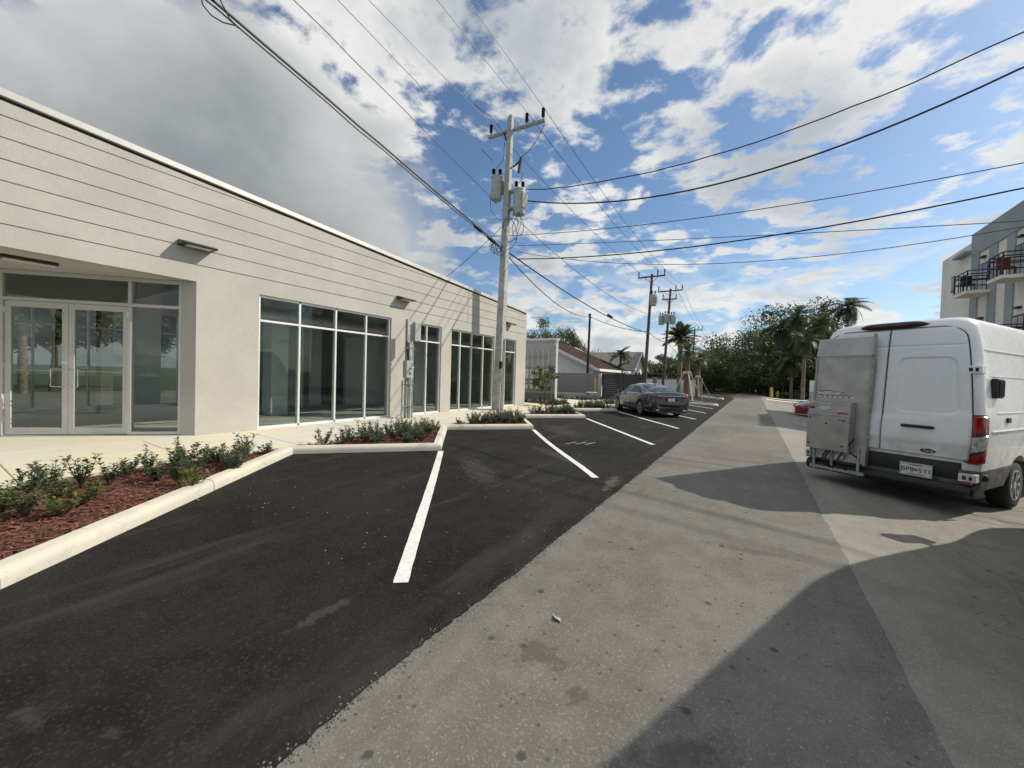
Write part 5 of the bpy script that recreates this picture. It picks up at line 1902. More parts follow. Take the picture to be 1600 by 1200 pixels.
def gable_house(name, label, x0, x1, y0, y1, ze, zr_, ridge, wall, roof, ov=0.4, wins=(), hip=False):
    t = thing(name, label, 'house', ((x0 + x1) / 2, (y0 + y1) / 2, 0), world_parts=True)
    mb = MB()
    if ridge == 'y':
        xm = (x0 + x1) / 2
        prof = [(x0, -0.03), (x1, -0.03), (x1, ze), (xm, zr_), (x0, ze)]
        mb.prism(prof, lambda p, s_: V((p[0], s_, p[1])), y0, y1)
        mb.build('wall', wall, t)
        sl = (zr_ - ze) / (xm - x0)
        for s in (-1, 1):
            q = MB()
            xe = xm + s * ((x1 - x0) / 2 + ov)
            ye = y1 + ov
            h_ = [(xe, y0 - ov, ze - sl * ov), (xe, ye, ze - sl * ov), (xm, ye - (3 if hip else 0), zr_ + 0.02), (xm, y0 - ov, zr_ + 0.02)]
            q.face(h_ if s > 0 else h_[::-1])
            h2_ = [(a, b, c + 0.14) for a, b, c in h_]
            q.face(h2_ if s > 0 else h2_[::-1])
            for i in range(4):
                q.face([h_[i], h_[(i + 1) % 4], h2_[(i + 1) % 4], h2_[i]])
            q.build('roof', roof, t)
            f_ = MB()
            f_.beam((xe, y0 - ov - 0.02, ze - sl * ov + 0.04), (xe, ye, ze - sl * ov + 0.04), 0.05, 0.22)
            f_.beam((xe, y0 - ov - 0.03, ze - sl * ov + 0.03), (xm, y0 - ov - 0.03, zr_ + 0.05), 0.05, 0.24)
            f_.build('fascia', 'white_wall', t)
    else:
        ym = (y0 + y1) / 2
        prof = [(y0, -0.03), (y1, -0.03), (y1, ze), (ym, zr_), (y0, ze)]
        mb.prism(prof, lambda p, s_: V((s_, p[0], p[1])), x0, x1)
        mb.build('wall', wall, t)
        sl = (zr_ - ze) / (ym - y0)
        for s in (-1, 1):
            q = MB()
            ye = ym + s * ((y1 - y0) / 2 + ov)
            h_ = [(x0 - ov, ye, ze - sl * ov), (x1 + ov, ye, ze - sl * ov), (x1 + ov, ym, zr_ + 0.02), (x0 - ov, ym, zr_ + 0.02)]
            h2_ = [(a, b, c + 0.14) for a, b, c in h_]
            q.face(h_[::-1] if s < 0 else h_)
            q.face(h2_ if s < 0 else h2_[::-1])
            for i in range(4):
                q.face([h_[i], h_[(i + 1) % 4], h2_[(i + 1) % 4], h2_[i]])
            q.build('roof', roof, t)
            f_ = MB()
            f_.beam((x1 + ov + 0.03, ye, ze - sl * ov + 0.05), (x1 + ov + 0.03, ym, zr_ + 0.05), 0.05, 0.28)
            f_.build('fascia', 'white_wall', t)
    for (axis, a, b, za, zb_, c) in wins:
        q = MB()
        if axis == 'x':
            q.box(c, c + 0.05, a, b, za, zb_)
            g_ = MB().box(c + 0.05, c + 0.06, a + 0.08, b - 0.08, za + 0.08, zb_ - 0.08)
        else:
            q.box(a, b, c - 0.05, c, za, zb_)
            g_ = MB().box(a + 0.08, b - 0.08, c - 0.06, c - 0.05, za + 0.08, zb_ - 0.08)
        wo_ = q.build('window', 'alu', t)
        g_.build('pane', 'car_glass', wo_)
    return t


gable_house('white_house', 'white house with a brown shingle roof behind the grey fence', -22.5, -11.6, 32, 41, 2.55, 5.0, 'y', 'white_wall', 'brown_roof', 0.55, [('x', 33.2, 34.6, 1.0, 2.1, -11.6)], hip=True)
gable_house('white_house', 'white gabled house with a grey roof beyond the palm tree', -22, -13.0, 49.5, 55.5, 3.0, 5.1, 'x', 'white_wall', 'grey_roof', 0.5, [('x', 50.8, 51.9, 1.4, 2.6, -13.0), ('x', 52.6, 53.7, 1.4, 2.6, -13.0)])
gable_house('brown_roofed_house', 'low house with a brown roof and dark awning behind the white wall', -18.0, -10.6, 60, 68, 2.5, 4.0, 'x', 'white_wall', 'brown_roof', 0.6, [('y', -13.5, -12, 0.9, 2.0, 60)])
aw = thing('carport', 'dark carport canopy under the low brown roof', 'carport', (-11.5, 56, 0), world_parts=True)
MB().prism([(54.5, 2.35), (58.5, 2.9), (58.5, 3.0), (54.5, 2.47)], yz, -14.2, -9.6).build('canopy', 'awning', aw)
for x, y_ in ((-14, 54.7), (-9.8, 54.7), (-9.8, 58.3)):
    MB().box(x - 0.06, x + 0.06, y_ - 0.06, y_ + 0.06, -0.03, 2.4).build('post', 'white_wall', aw)
ww = thing('garden_wall', 'white garden wall with terracotta coping beyond the sedan', 'wall', (-9, 47.5, 0), world_parts=True)
for xa, xb in ((-12.5, -10.4), (-10.0, -7.7), (-7.3, -5.4)):
    MB().box(xa, xb, 49.4, 49.6, -0.03, 1.75).build('wall_panel', 'white_wall', ww)
    MB().box(xa, xb, 49.36, 49.64, 1.75, 1.92).build('coping', 'terracotta', ww)
for xa in (-10.4, -7.7, -5.4):
    MB().box(xa, xa + 0.4, 49.3, 49.7, -0.03, 2.0).build('pier', 'fence_grey', ww)
bw = thing('boundary_wall', 'cream boundary wall glimpsed between van and dark trees', 'wall', (8, 44.5, -0.2), world_parts=True)
MB().box(4.35, 14.0, 44.4, 44.65, -0.2, 0.95).build('wall_panel', 'grey_wall', bw)
MB().box(4.35, 14.0, 44.36, 44.69, 0.95, 1.98).build('upper_panel', 'cream', bw)

# ------------------------------------------------------------------ apartment building on the right
AX = 10.36
ap = thing('apartment_building', 'three-storey cream and slate apartment building with black balconies', 'building', (14, 26, -0.2), world_parts=True)
MB().box(AX, 24, 32.72, 37.0, -0.22, 9.97).build('wall', 'cream', ap)
MB().box(AX, 24, 26.4, 32.7, -0.22, 10.30).build('wall', 'cream', ap)
MB().box(AX - 0.35, AX + 0.1, 32.75, 34.3, 9.35, 9.5).build('canopy', 'slate', ap)
# slate frame of pilasters and parapet
mb = MB()
PY = [(31.85, 32.7), (29.95, 30.72), (28.30, 29.0), (26.4, 27.2)]
for a, b in PY:
    MB().box(AX - 0.06, AX - 0.002, a, b, -0.2, 9.12).build('pilaster', 'slate', ap)
MB().box(AX - 0.08, AX - 0.002, 26.38, 32.72, 9.12, 10.36).build('parapet', 'slate', ap)
# doors with balconies between pilasters 0-1, 2-3, 4-5 ...
for bi, (yb, yt) in enumerate(((30.72, 31.85), (27.2, 28.30))):
    for z in (0.25, 3.55, 6.85):
        d_ = MB().box(AX - 0.05, AX - 0.003, yb + 0.02, yt - 0.02, z, z + 1.55).build('balcony_door', 'dark_metal', ap)
        MB().box(AX - 0.062, AX - 0.051, yb + 0.09, (yb + yt) / 2 - 0.03, z + 0.08, z + 1.47).build('pane', 'car_glass', d_)
        MB().box(AX - 0.062, AX - 0.051, (yb + yt) / 2 + 0.03, yt - 0.09, z + 0.08, z + 1.47).build('pane', 'car_glass', d_)
        MB().box(AX - 0.16, AX - 0.003, (yb + yt) / 2 - 0.16, (yb + yt) / 2 + 0.16, z + 1.83, z + 1.93).build('balcony_lamp', 'dark_metal', ap)
        if z < 1:
            continue
        y0_, y1_ = yb - 0.35, yt + (0.1 if bi == 0 else -0.15)
        sl = MB().prism([(y0_, z - 0.18), (y1_, z - 0.18), (y1_, z - 0.02), (y0_, z - 0.02)], yz, AX - 0.95, AX - 0.061).build('balcony', 'cream', ap)
        rl = MB()
        for zz in (1.02, 0.84, 0.5):
            rl.beam((AX - 0.9, y0_ + 0.03, z + zz), (AX - 0.9, y1_ - 0.03, z + zz), 0.045)
            rl.beam((AX - 0.9, y1_ - 0.03, z + zz), (AX - 0.07, y1_ - 0.03, z + zz), 0.045)
            rl.beam((AX - 0.9, y0_ + 0.03, z + zz), (AX - 0.07, y0_ + 0.03, z + zz), 0.045)
        n = 3
        for k_ in range(n + 1):
            yy_ = y0_ + 0.03 + (y1_ - y0_ - 0.06) * k_ / n
            rl.beam((AX - 0.9, yy_, z - 0.02), (AX - 0.9, yy_, z + 1.02), 0.05 if k_ in (0, n) else 0.03)
        rl.beam((AX - 0.55, y1_ - 0.03, z), (AX - 0.55, y1_ - 0.03, z + 1.0), 0.03)
        rl.build('railing', 'dark_metal', sl)
        if z > 6:
            ch = MB()
            cx_, cy_ = AX - 0.55, y1_ - 0.5
            ch.box(cx_ - 0.22, cx_ + 0.22, cy_ - 0.22, cy_ + 0.22, z + 0.40, z + 0.46)
            ch.box(cx_ - 0.22, cx_ + 0.22, cy_ + 0.18, cy_ + 0.22, z + 0.46, z + 0.95)
            for sx in (-0.2, 0.2):
                for sy in (-0.2, 0.2):
                    ch.beam((cx_ + sx, cy_ + sy, z - 0.02), (cx_ + sx, cy_ + sy, z + 0.42), 0.03)
            tag(ch.build('balcony_chair', 'dark_metal' if bi != 1 else 'red_fabric', origin=None), ('dark chair on the upper left balcony' if bi == 0 else 'red chair on the upper right balcony' if bi == 1 else 'chair on an upper balcony out of the picture'), 'chair', 'balcony chairs')
for z in (0.9, 4.3, 7.58):
    wn = MB().box(AX - 0.03, AX - 0.003, 34.95, 35.4, z, z + 1.0).build('window', 'dark_metal', ap)
    MB().box(AX - 0.04, AX - 0.031, 35.0, 35.35, z + 0.06, z + 0.94).build('pane', 'car_glass', wn)

# ------------------------------------------------------------------ trees, palms, shrubs


def crown_mesh(name, rx, ry, rz_, n, leaf, seed, clumps=26, hollow=0.35):
    rg = random.Random(seed)
    cl = []
    for _ in range(clumps):
        while True:
            p = V((rg.uniform(-1, 1), rg.uniform(-1, 1), rg.uniform(-0.85, 1)))
            if hollow < p.length < 1:
                break
        cl.append((p, rg.uniform(0.20, 0.40)))
    mb = MB()
    for i in range(n):
        c, r_ = cl[rg.randrange(clumps)]
        d = V((rg.gauss(0, 1), rg.gauss(0, 1), rg.gauss(0, 0.8)))
        d = d.normalized() * r_ * rg.random() ** 0.45
        q = c + d
        q = V((q.x * rx, q.y * ry, q.z * rz_))
        nrm = (d.normalized() + V((rg.gauss(0, .6), rg.gauss(0, .6), rg.gauss(0, .6) + 0.3))).normalized()
        a = nrm.orthogonal().normalized()
        a.rotate(Matrix.Rotation(rg.uniform(0, 6.28), 3, nrm))
        b = nrm.cross(a)
        l = leaf * rg.uniform(0.6, 1.25)
        mb.face([q - a * l, q - b * l * 0.42, q + a * l, q + b * l * 0.42])
    return mb.mesh(name)


def tree(label, base, H, rx, rz_, mat, n=5000, leaf=0.22, seed=1, group=None, ry=None, trunk_h=None, name='broadleaf_tree', clumps=30, tr=0.18):
    base = V(base)
    t = thing(name, label, 'tree', base, group=group)
    ry = ry or rx
    ch = H - rz_ * 0.95
    rg = random.Random(seed + 100)
    mb = MB()
    mb.tube([(0, 0, -0.05), (rg.uniform(-.1, .1), rg.uniform(-.1, .1), ch * 0.45), (rg.uniform(-.2, .2), rg.uniform(-.2, .2), ch)], [tr, tr * 0.75, tr * 0.45], 8)
    for k_ in range(6):
        a = rg.uniform(0, 6.28)
        z0 = ch * rg.uniform(0.45, 0.9)
        mb.tube([(0, 0, z0), (cos(a) * rx * .35, sin(a) * ry * .35, z0 + rz_ * .35), (cos(a) * rx * .7, sin(a) * ry * .7, ch + rz_ * rg.uniform(-.1, .5))], [tr * 0.45, tr * 0.3, tr * 0.1], 6)
    mb.build('trunk', 'bark', t, smooth=True)
    me = crown_mesh('crown', rx, ry, rz_, n, leaf, seed, clumps)
    place('crown', me, mat, t, (0, 0, ch))
    return t


def frond_mesh(name, L, droop, wl, n=26, fan=False, seed=0):
    rg = random.Random(seed)
    mb = MB()
    pts = []
    for k_ in range(13):
        t = k_ / 12
        pts.append(V((L * t * (1 - 0.22 * droop * t), 0, L * (0.28 * t - droop * 0.85 * t * t))))
    mb.tube(pts, [0.028 * (1 - 0.85 * k_ / 12) * L / 2 for k_ in range(13)], 4)
    for k_ in range(n):
        t = 0.14 + 0.86 * k_ / (n - 1)
        i = min(11, int(t * 12))
        p = pts[i].lerp(pts[i + 1], t * 12 - i)
        d = (pts[i + 1] - pts[i]).normalized()
        l = wl * (0.45 + 1.1 * sin(pi * min(1, t * 0.92 + 0.06))) * rg.uniform(0.85, 1.1)
        for s in (-1, 1):
            dirv = (d * 0.55 + V((0, s, 0)) * 0.9 + V((0, 0, 0.25 - 0.35 * rg.random()))).normalized()
            tip = p + dirv * l - V((0, 0, l * 0.28))
            mid = p + dirv * l * 0.5
            wv = d * (0.028 * L / 2)
            mb.face([p - wv, p + wv, mid + wv * 1.2, mid - wv * 1.2])
            mb.face([mid - wv * 1.2, mid + wv * 1.2, tip])
    return mb.mesh(name)


FR = {'date': frond_mesh('frond', 2.3, 0.55, 0.42, 34, seed=1), 'coco': frond_mesh('frond', 2.6, 0.85, 0.55, 30, seed=2), 'young': frond_mesh('frond', 1.25, 0.8, 0.34, 24, seed=3), 'royal': frond_mesh('frond', 2.6, 1.0, 0.55, 30, seed=4)}


def palm(label, base, H, kind, nfr, mat, bark='palm_bark', r0=0.2, scale=1.0, seed=1, group=None, lean=(0, 0), up_=0.9, down=-0.75, name='palm_tree'):
    t = thing(name, label, 'palm', base, group=group)
    rg = random.Random(seed)
    pts, rad = [], []
    n = 14
    for k_ in range(n + 1):
        q = k_ / n
        pts.append(V((lean[0] * q * q, lean[1] * q * q, -0.05 + H * q)))
        rad.append(r0 * (1.18 - 0.35 * q) * (1 + (0.08 if k_ % 2 else -0.04)))
    rad[-1] = r0 * 1.1 if kind == 'date' else r0 * 0.8
    if kind == 'date':
        rad[-2] = r0 * 1.45
        rad[-3] = r0 * 1.2
    MB().tube(pts, rad, 10).build('trunk', bark, t, smooth=True)
    top = pts[-1]
    me = FR[kind]
    if not me.materials:
        me.materials.append(M[mat])
    for k_ in range(nfr):
        q = k_ / nfr
        az = k_ * 2.39996 + rg.uniform(-.2, .2)
        el = up_ + (down - up_) * q + rg.uniform(-.12, .12)
        o = place('frond', me, None, t, top, (rg.uniform(-.25, .25), -el, az), [scale * rg.uniform(0.85, 1.1)] * 3)
    return t


# shrubs in the beds
def shrub_mesh(seed, h=0.5, spread=0.22, leaves=26):
    rg = random.Random(seed)
    sm, lm = MB(), MB()
    for s in range(rg.randint(7, 10)):
        a = rg.uniform(0, 6.28)
        sp = spread * rg.uniform(0.3, 1.15)
        hh = h * rg.uniform(0.5, 1.05)
        tip = V((cos(a) * sp, sin(a) * sp, hh))
        mid = V((cos(a) * sp * 0.6, sin(a) * sp * 0.6, hh * 0.5))
        sm.tube([(0, 0, 0), mid, tip], [0.008, 0.006, 0.003], 4)
        for k_ in range(leaves):
            t = 0.22 + 0.80 * (k_ + rg.random()) / leaves
            p = (mid * (t * 2) if t < 0.5 else mid.lerp(tip, (t - 0.5) * 2))
            az = k_ * 2.4 + rg.uniform(-.5, .5)
            el = rg.uniform(0.0, 0.9)
            d = V((cos(az) * cos(el), sin(az) * cos(el), sin(el)))
            sd = d.cross(V((0, 0, 1)))
            sd = sd.normalized() if sd.length > 1e-3 else V((1, 0, 0))
            nr = sd.cross(d)
            l = rg.uniform(0.05, 0.085)
            w_ = l * 0.36
            q = p + d * 0.015
            lm.face([q, q + d * l * .55 + sd * w_ + nr * 0.008, q + d * l, q + d * l * .55 - sd * w_ + nr * 0.008])
    return sm.mesh('stems'), lm.mesh('foliage')


SH = [shrub_mesh(10 + k_, h_, sp_, lv) for k_, (h_, sp_, lv) in enumerate(((0.55, 0.20, 24), (0.45, 0.24, 24), (0.38, 0.26, 22), (0.5, 0.16, 20), (0.32, 0.2, 22)))]
SH2 = [(a, b.copy()) for a, b in (shrub_mesh(31, 0.4, 0.26, 22), shrub_mesh(32, 0.33, 0.24, 20))]


def shrub(x, y, z, kind, label, group, s=1.0, rz=0.0, mat='shrub_leaf', name='shrub'):
    t = thing(name, label, 'shrub', (x, y, z), rz, group)
    s *= 0.74
    t.scale = (s, s, s)
    st, fo = kind
    place('stems', st, 'bark', t)
    place('foliage', fo, mat, t)
    return t


rs = random.Random(21)
bed_words = ['nearest the viewer', 'below the wide four-pane window', 'in front of the concrete utility pole', 'right of the concrete utility pole', 'just left of the parked sedan', 'behind the parked sedan', 'hidden behind the sedan']
near = [(-7.25, 2.0), (-7.3, 2.45), (-7.25, 2.85), (-6.95, 1.3), (-6.7, 0.7), (-5.95, 0.75), (-6.1, 0.35), (-5.6, 0.1), (-6.75, 0.15), (-7.15, 1.75), (-7.05, 2.25), (-7.2, 2.65), (-6.95, 2.95), (-7.25, 3.25), (-7.3, 3.6), (-6.75, 1.5), (-6.55, 2.3), (-6.4, 2.75), (-6.7, 2.75), (-6.6, 1.9), (-6.15, 2.0), (-5.9, 2.1), (-7.2, 1.1), (-6.9, 0.9),
        (-6.5, 1.1), (-6.2, 0.6), (-6.0, 1.1), (-7.1, 0.4), (-6.4, 0.2), (-5.7, 0.4), (-7.1, -0.4), (-6.3, -0.6), (-5.4, -0.4), (-6.75, 2.95), (-5.75, 0.95)]
for k_, (x, y) in enumerate(near):
    lime = (x, y) in ((-6.5, 1.1), (-6.0, 1.1), (-6.2, 0.6), (-5.75, 0.95), (-5.9, 2.1))
    if lime:
        shrub(x, y, 0.1, SH2[k_ % 2], 'low yellow-tinged shrub in the red mulch bed nearest the viewer', 'yellow-tinged shrubs', rs.uniform(0.85, 1.1), rs.uniform(0, 6), 'shrub_leaf_lime')
    else:
        shrub(x, y, 0.1, SH[k_ % 5], 'dark green leafy shrub in the red mulch bed ' + bed_words[0], 'green shrubs of the nearest bed', rs.uniform(0.85, 1.15), rs.uniform(0, 6))
for b in range(1, 6):
    poly = beds[b]
    n, tries, got = 30, 0, []
    while len(got) < n and tries < 900:
        tries += 1
        x, y = rs.uniform(-7.5, -5.8), rs.uniform(min(p[1] for p in poly), max(p[1] for p in poly))
        if not all(in_poly(x + a, y + c, poly) for a, c in ((0.12, 0), (-0.02, 0), (0, 0.1), (0, -0.1))):
            continue
        if any((x - g_[0]) ** 2 + (y - g_[1]) ** 2 < 0.20 ** 2 for g_ in got):
            continue
        got.append((x, y))
    for k_, (x, y) in enumerate(got):
        shrub(x, y, 0.1, SH[k_ % 5], 'dark green leafy shrub in the mulch bed ' + bed_words[b], 'green shrubs ' + bed_words[b], rs.uniform(0.8, 1.15), rs.uniform(0, 6))
for b, lab, n in ((7, 'low shrub on the kerbed island right of the sedan', 20), (8, 'low shrub on the farther kerbed island', 10), (9, 'low green shrub at the foot of the small tree', 34), (10, 'low shrub before the grey board fence', 22)):
    poly = beds[b]
    got = 0
    for _ in range(900):
        x, y = rs.uniform(min(p[0] for p in poly), max(p[0] for p in poly)), rs.uniform(min(p[1] for p in poly), max(p[1] for p in poly))
        if in_poly(x, y, poly) and (b != 9 or x > -11.6):
            shrub(x, y, 0.08, SH[got % 5], lab, lab + 's', rs.uniform(0.75, 1.1), rs.uniform(0, 6))
            got += 1
            if got >= n:
                break

# young trees
tree('small light green young tree in front of the electric meters', (-10.15, 20.0, 0.1), 2.25, 0.72, 0.75, 'tree_leaf_light', 1500, 0.07, 5, name='young_tree', clumps=22, tr=0.035)

# braced palms


def braces(base, label, h=1.9, rad=1.15, ang=0.4):
    t = thing('palm_brace', label, 'brace', base, ang)
    for k_ in range(4):
        a = k_ * pi / 2
        MB().beam((cos(a) * rad, sin(a) * rad, 0), (cos(a) * 0.2, sin(a) * 0.2, h), 0.09, 0.045).build('brace_board', 'lumber', t)
    MB().box(-0.25, 0.25, -0.25, 0.25, h - 0.1, h + 0.1).build('collar', 'lumber', t)
    return t


pb1 = V((-4.55, 34.0, 0.1))
palm('young palm held by pale wooden braces, nearer of the two', pb1, at(1072, 548, 34).z - 0.1, 'young', 16, 'palm_leaf_light', 'palm_bark_red', 0.20, 1.0, 3, 'braced young palms', up_=1.25, down=-0.7)
braces(pb1, 'pale lumber braces around the nearer young palm', 2.2, 1.3, 0.5)
pb2 = V((-4.75, 43.0, 0.1))
palm('young palm held by wooden braces, farther of the two', pb2, at(1090, 562, 43).z, 'young', 16, 'palm_leaf_light', 'palm_bark', 0.2, 1.1, 4, 'braced young palms', up_=1.25, down=-0.7)
braces(pb2, 'lumber braces around the farther young palm', 2.0, 1.2, 0.2)
# tall palms
p = at(1063, 530, 55)
palm('tall date palm with a full round crown above the braced palms', (p.x + 0.05, 55, 0), p.z, 'date', 34, 'palm_leaf', 'palm_bark', 0.28, 1.12, 6, up_=1.35, down=-0.25)
p = at(970, 556, 40)
palm('short palm with drooping crown in front of the gabled house', (p.x, 40, 0), p.z, 'coco', 14, 'palm_leaf', 'palm_bark', 0.13, 0.55, 8, up_=1.2, down=-0.5)
p = at(962, 578, 39)
palm('squat bushy palm beside the short drooping palm', (p.x, 39, 0), p.z - 0.2, 'coco', 14, 'palm_leaf', 'palm_bark', 0.13, 0.62, 9, up_=1.2, down=-0.9)
p = at(1325, 479, 75)
palm('tall royal palm whose crown stands alone above the van', (p.x, 75, -0.2), p.z, 'royal', 20, 'palm_leaf', 'palm_bark', 0.22, 1.15, 10, up_=1.2, down=-0.8)
for (x, y, Y, lab, sc_, sd) in ((1282, 503, 62, 'tall palm with long fronds directly left of the royal palm', 0.95, 11), (1246, 492, 66, 'palm crown at the top of the dark tree mass', 1.05, 12), (1222, 510, 70, 'palm on the left edge of the right-hand palm group', 1.2, 13),
                                (1258, 528, 55, 'lower palm in front of the dark trees near the van', 0.85, 14), (1238, 560, 60, 'low drooping palm in front of the dark trees', 1.0, 15), (1118, 556, 95, 'small distant palm right of the wooden poles', 1.0, 16)):
    p = at(x, y, Y)
    palm(lab, (p.x, Y, -0.2), p.z, 'coco', 17, 'palm_leaf', 'palm_bark', 0.16, sc_, sd, up_=1.2, down=-0.9)


def far_tree(label, x, ytop, Y, wpx, mat='tree_leaf', n=5200, leaf=0.28, seed=1, hfrac=0.5, group=None, base_z=0.0):
    p = at(x, ytop, Y)
    rx = wpx / 2 * (Y / 0.85) / FPX * 1.15
    H = (p.z - base_z) * 1.08
    rz_ = H * hfrac
    return tree(label, (p.x, Y, base_z), H * 0.98, rx, rz_, mat, int(n * 1.9), leaf * 0.68, seed, group, clumps=38)


GT = 'dark trees right of the road'
far_tree('tall dark tree behind the palms right of the road', 1244, 486, 78, 92, 'tree_leaf_dark', 9000, 0.34, 41, 0.5, GT, -0.2)
far_tree('dark tree left of the palm group, highest on its left side', 1205, 505, 84, 110, 'tree_leaf_dark', 9000, 0.34, 42, 0.5, GT, -0.2)
far_tree('dark spreading tree leaning toward the road', 1172, 526, 90, 100, 'tree_leaf_dark', 8000, 0.34, 43, 0.5, GT, -0.2)
far_tree('lower dark tree nearest the end of the road', 1143, 545, 110, 80, 'tree_leaf_dark', 7000, 0.36, 44, 0.5, GT, -0.2)
far_tree('dense dark bush below the trees right of the road', 1190, 570, 72, 90, 'tree_leaf_dark', 6000, 0.28, 45, 0.5, GT, -0.2)
far_tree('dense dark bush beside the leaning poles', 1236, 566, 68, 90, 'tree_leaf_dark', 6000, 0.28, 46, 0.5, GT, -0.2)
far_tree('dark tree standing behind the white van', 1285, 530, 66, 70, 'tree_leaf_dark', 7000, 0.3, 47, 0.5, GT, -0.2)
far_tree('dark tree mostly hidden by the white van', 1345, 570, 70, 90, 'tree_leaf_dark', 5000, 0.3, 48, 0.5, GT, -0.2)
GE = 'trees closing the end of the road'
far_tree('distant tree closing the view at the end of the road', 1150, 570, 190, 60, 'tree_leaf_dark', 5000, 0.6, 49, 0.5, GE)
far_tree('distant tree left of the end of the road', 1126, 574, 160, 50, 'tree_leaf_dark', 5000, 0.5, 50, 0.5, GE)
far_tree('distant rounded tree right of the end of the road', 1166, 566, 150, 60, 'tree_leaf_dark', 5000, 0.5, 51, 0.5, GE)
GL = 'trees left of the road'
far_tree('bushy green tree behind the braced palms', 1095, 562, 62, 60, 'tree_leaf', 6000, 0.24, 52, 0.48, GL)
far_tree('bushy green tree right of the braced palms', 1118, 572, 76, 44, 'tree_leaf', 5000, 0.24, 53, 0.5, GL)
far_tree('green tree between wooden poles and date palm', 1052, 572, 58, 60, 'tree_leaf', 5000, 0.22, 54, 0.48, GL)
far_tree('dark tree rising behind the two wooden poles', 1020, 558, 72, 60, 'tree_leaf_dark', 6000, 0.28, 55, 0.5, GL)
far_tree('dark tree between the gabled house and wooden pole', 1003, 560, 80, 44, 'tree_leaf_dark', 5000, 0.28, 56, 0.5, GL)
far_tree('round green tree right of the slim black post', 938, 560, 56, 48, 'tree_leaf', 5000, 0.2, 57, 0.48, GL)
far_tree('feathery dark tree above the low grey building', 850, 512, 46, 70, 'tree_leaf_dark', 8000, 0.2, 58, 0.45, GL)
far_tree('feathery dark tree descending behind the brown roof', 885, 524, 52, 60, 'tree_leaf_dark', 7000, 0.22, 59, 0.45, GL)
far_tree('low dark tree on the skyline left of the black post', 915, 548, 66, 50, 'tree_leaf_dark', 5000, 0.25, 60, 0.48, GL)
# greenery behind the storefront, seen through its glass
for k_, (x, y_, H, lab) in enumerate(((-36, 5.5, 7.5, 'leafy tree seen through the left entrance door'), (-38, 10.5, 8.0, 'leafy tree seen through the right entrance door'), (-39, -0.5, 8, 'leafy tree beyond the rear windows at the picture edge'))):
    tree(lab, (x, y_, 0), H, 3.0, 2.6, 'tree_leaf', 5000, 0.24, 70 + k_, 'trees behind the storefront')
palm('palm seen through the entrance door glass', (-33, 4.0, 0), 5.0, 'coco', 16, 'palm_leaf', 'palm_bark', 0.16, 0.9, 30, up_=1.1, down=-0.8)
strip('side_street', lambda y: -34, lambda y: -17.8, -20, 40, 5.0, 'road', -0.01)
for k_, (x, y_, H, lab) in enumerate(((14, 45, 7.0, 'tree hidden behind the lift van, nearer the road'), (19, 50, 7.5, 'tree hidden behind the lift van, beside the apartment building'), (11, 52, 6.5, 'tree hidden behind the lift van, farther back'))):
    tree(lab, (x, y_, -0.2), H, 3.2, 2.9, 'tree_leaf', 5000, 0.24, 80 + k_, GT)

# ------------------------------------------------------------------ small street things


def bin_(name, label, base, mat, rz=0.0):
    t = thing(name, label, 'bin', base, rz)
    q = MB()
    q.prism([(-0.27, 0.06), (0.27, 0.06), (0.33, 1.0), (-0.33, 1.0)], lambda p, s_: V((p[0], s_, p[1])), -0.3, 0.3)
    q.build('body', mat, t, bevel=0.03)
    q = MB()
    q.prism([(-0.36, 1.0), (0.36, 1.0), (0.34, 1.06), (-0.34, 1.10)], lambda p, s_: V((p[0], s_, p[1])), -0.34, 0.34)
    q.build('lid', mat, t, bevel=0.02)
    for s in (-1, 1):
        MB().lathe([(0.1, -0.03), (0.1, 0.03)], (0.26, s * 0.26, 0.1), 12, 'y').build('wheel', 'rubber', t)
    return t


bin_('wheeled_bin', 'green wheeled bin on the right verge before the dark trees', tuple(at(1187, 612, 75))[:2] + (-0.15,), 'green_bin')
bin_('wheeled_bin', 'blue wheeled bin behind the yellow bollard', tuple(at(1199, 614, 68))[:2] + (-0.15,), 'blue_bin')
bin_('wheeled_bin', 'dark wheeled bin beside the leaning pole', tuple(at(1245, 618, 58))[:2] + (-0.2,), 'black_bin')
bin_('wheeled_bin', 'black wheeled bin at the roadside beyond the islands', tuple(at(1110, 613, 62))[:2] + (0.0,), 'black_bin')
bin_('wheeled_bin', 'black wheeled bin far down the left roadside', tuple(at(1137, 606, 100))[:2] + (0.0,), 'black_bin')
p = at(1205, 620, 56)
yb_ = thing('bollard', 'thick yellow bollard on the right verge', 'bollard', (p.x, 56, zr(p.x)))
MB().lathe([(0.17, 0), (0.17, 1.12), (0.15, 1.2), (0.06, 1.24)], (0, 0, 0), 16).build('post', 'yellow', yb_, smooth=True)
p = at(1215, 618, 60)
hy = thing('fire_hydrant', 'yellow fire hydrant right of the yellow bollard', 'hydrant', (p.x, 60, zr(p.x)))
MB().lathe([(0.16, 0), (0.16, 0.06), (0.11, 0.08), (0.11, 0.55), (0.14, 0.58), (0.14, 0.63), (0.10, 0.74), (0.04, 0.80), (0.04, 0.88)], (0, 0, 0), 14).build('barrel', 'yellow', hy, smooth=True)
MB().tube([(-0.22, 0, 0.45), (0.22, 0, 0.45)], 0.06, 10).build('nozzle', 'yellow', hy)

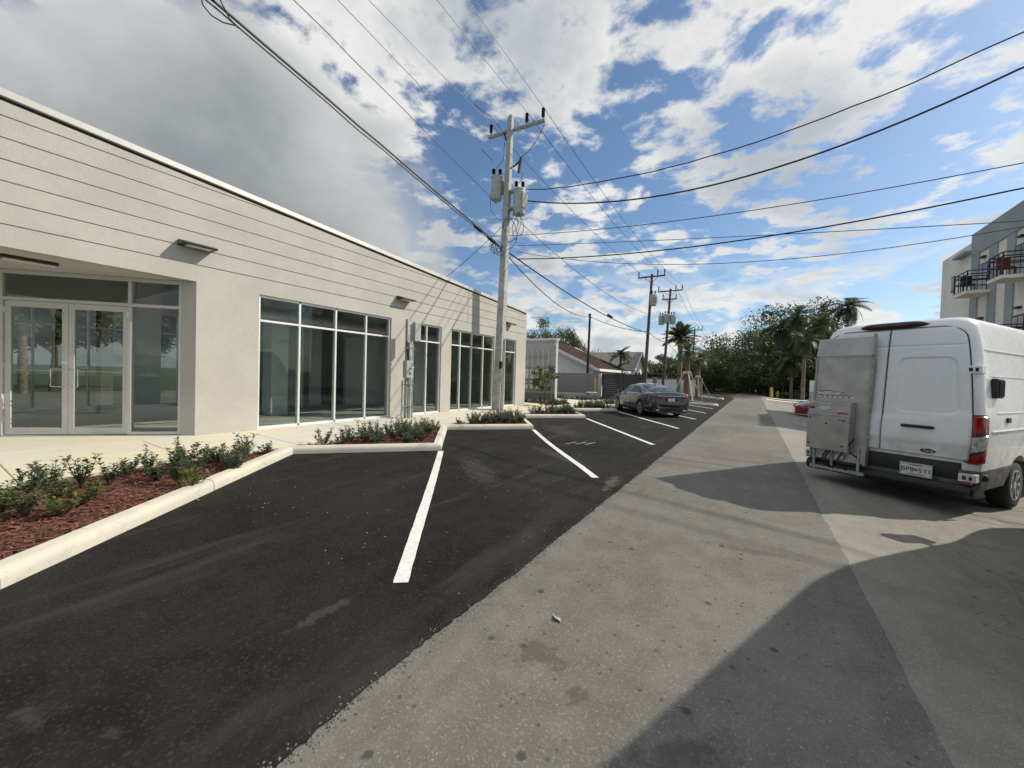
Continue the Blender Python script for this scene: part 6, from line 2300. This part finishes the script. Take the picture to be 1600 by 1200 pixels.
# scattered pebbles and dry leaves on the paving
mb = MB()
rp = random.Random(5)
for k_ in range(220):
    y = rp.uniform(0.4, 1) ** 2 * 12
    x = rp.uniform(-7, -1.7) if k_ < 210 else rp.uniform(-1.6, 3)
    if x < -4 and y < 5 and in_poly(x - 0.3, y, beds[0]):
        continue
    r_ = rp.uniform(0.003, 0.007)
    z = (0.0145 if x < -1.7 else zr(x) + 0.004)
    c = V((x, y, z))
    a0 = rp.uniform(0, 6)
    q = [c + V((r_ * cos(a0 + i * 1.571) * rp.uniform(.7, 1.4), r_ * sin(a0 + i * 1.571), 0)) for i in range(4)]
    tp = c + V((0, 0, r_ * rp.uniform(.6, 1.1)))
    for i in range(4):
        mb.face([q[i], q[(i + 1) % 4], tp])
tag(mb.build('pebbles', 'pebble'), 'scattered pale pebbles and grit on the asphalt', 'pebbles', kind='stuff')
mb = MB()
for k_ in range(1300):
    y = 0.6 + 13 * rp.random() ** 1.6
    x = -1.60 + e1(y) + abs(rp.gauss(0, 0.035)) * (1 if rp.random() < 0.8 else -0.6)
    r_ = rp.uniform(0.003, 0.009)
    c = V((x, y, 0.0045 if x > -1.60 + e1(y) else 0.0145))
    a0 = rp.uniform(0, 6)
    q = [c + V((r_ * cos(a0 + i * 1.571) * rp.uniform(.7, 1.4), r_ * sin(a0 + i * 1.571), 0)) for i in range(4)]
    tp = c + V((0, 0, r_ * rp.uniform(.6, 1.1)))
    for i in range(4):
        mb.face([q[i], q[(i + 1) % 4], tp])
tag(mb.build('asphalt_crumbs', 'crumb'), 'loose asphalt crumbs along the edge of the fresh paving', 'crumbs', kind='stuff')
for k_, (x, y) in enumerate(((-4.95, 0.98), (-4.72, 0.72), (-5.1, 1.25), (-1.05, 2.35), (-5.6, 2.0))):
    mb = MB()
    a = rp.uniform(0, 6)
    l = rp.uniform(0.035, 0.06)
    d, s = V((cos(a), sin(a), 0)) * l, V((-sin(a), cos(a), 0)) * l * 0.45
    c = V((x, y, 0.018 if x < -1.7 else 0.008))
    up1 = V((0, 0, 0.014))
    mb.face([c - d, c - s + up1, c + d + up1 * 0.4, c + s])
    tag(mb.build('dry_leaf', 'dry_leaf' if k_ != 3 else 'pebble'), ('small pale disc-like scrap on the grey road' if k_ == 3 else 'dry fallen leaf at the foot of the nearest kerb'), 'leaf', 'fallen leaves' if k_ != 3 else None)

for o in bpy.data.objects:
    if '_o' in o.keys():
        del o['_o']
sc.render.engine = 'CYCLES'
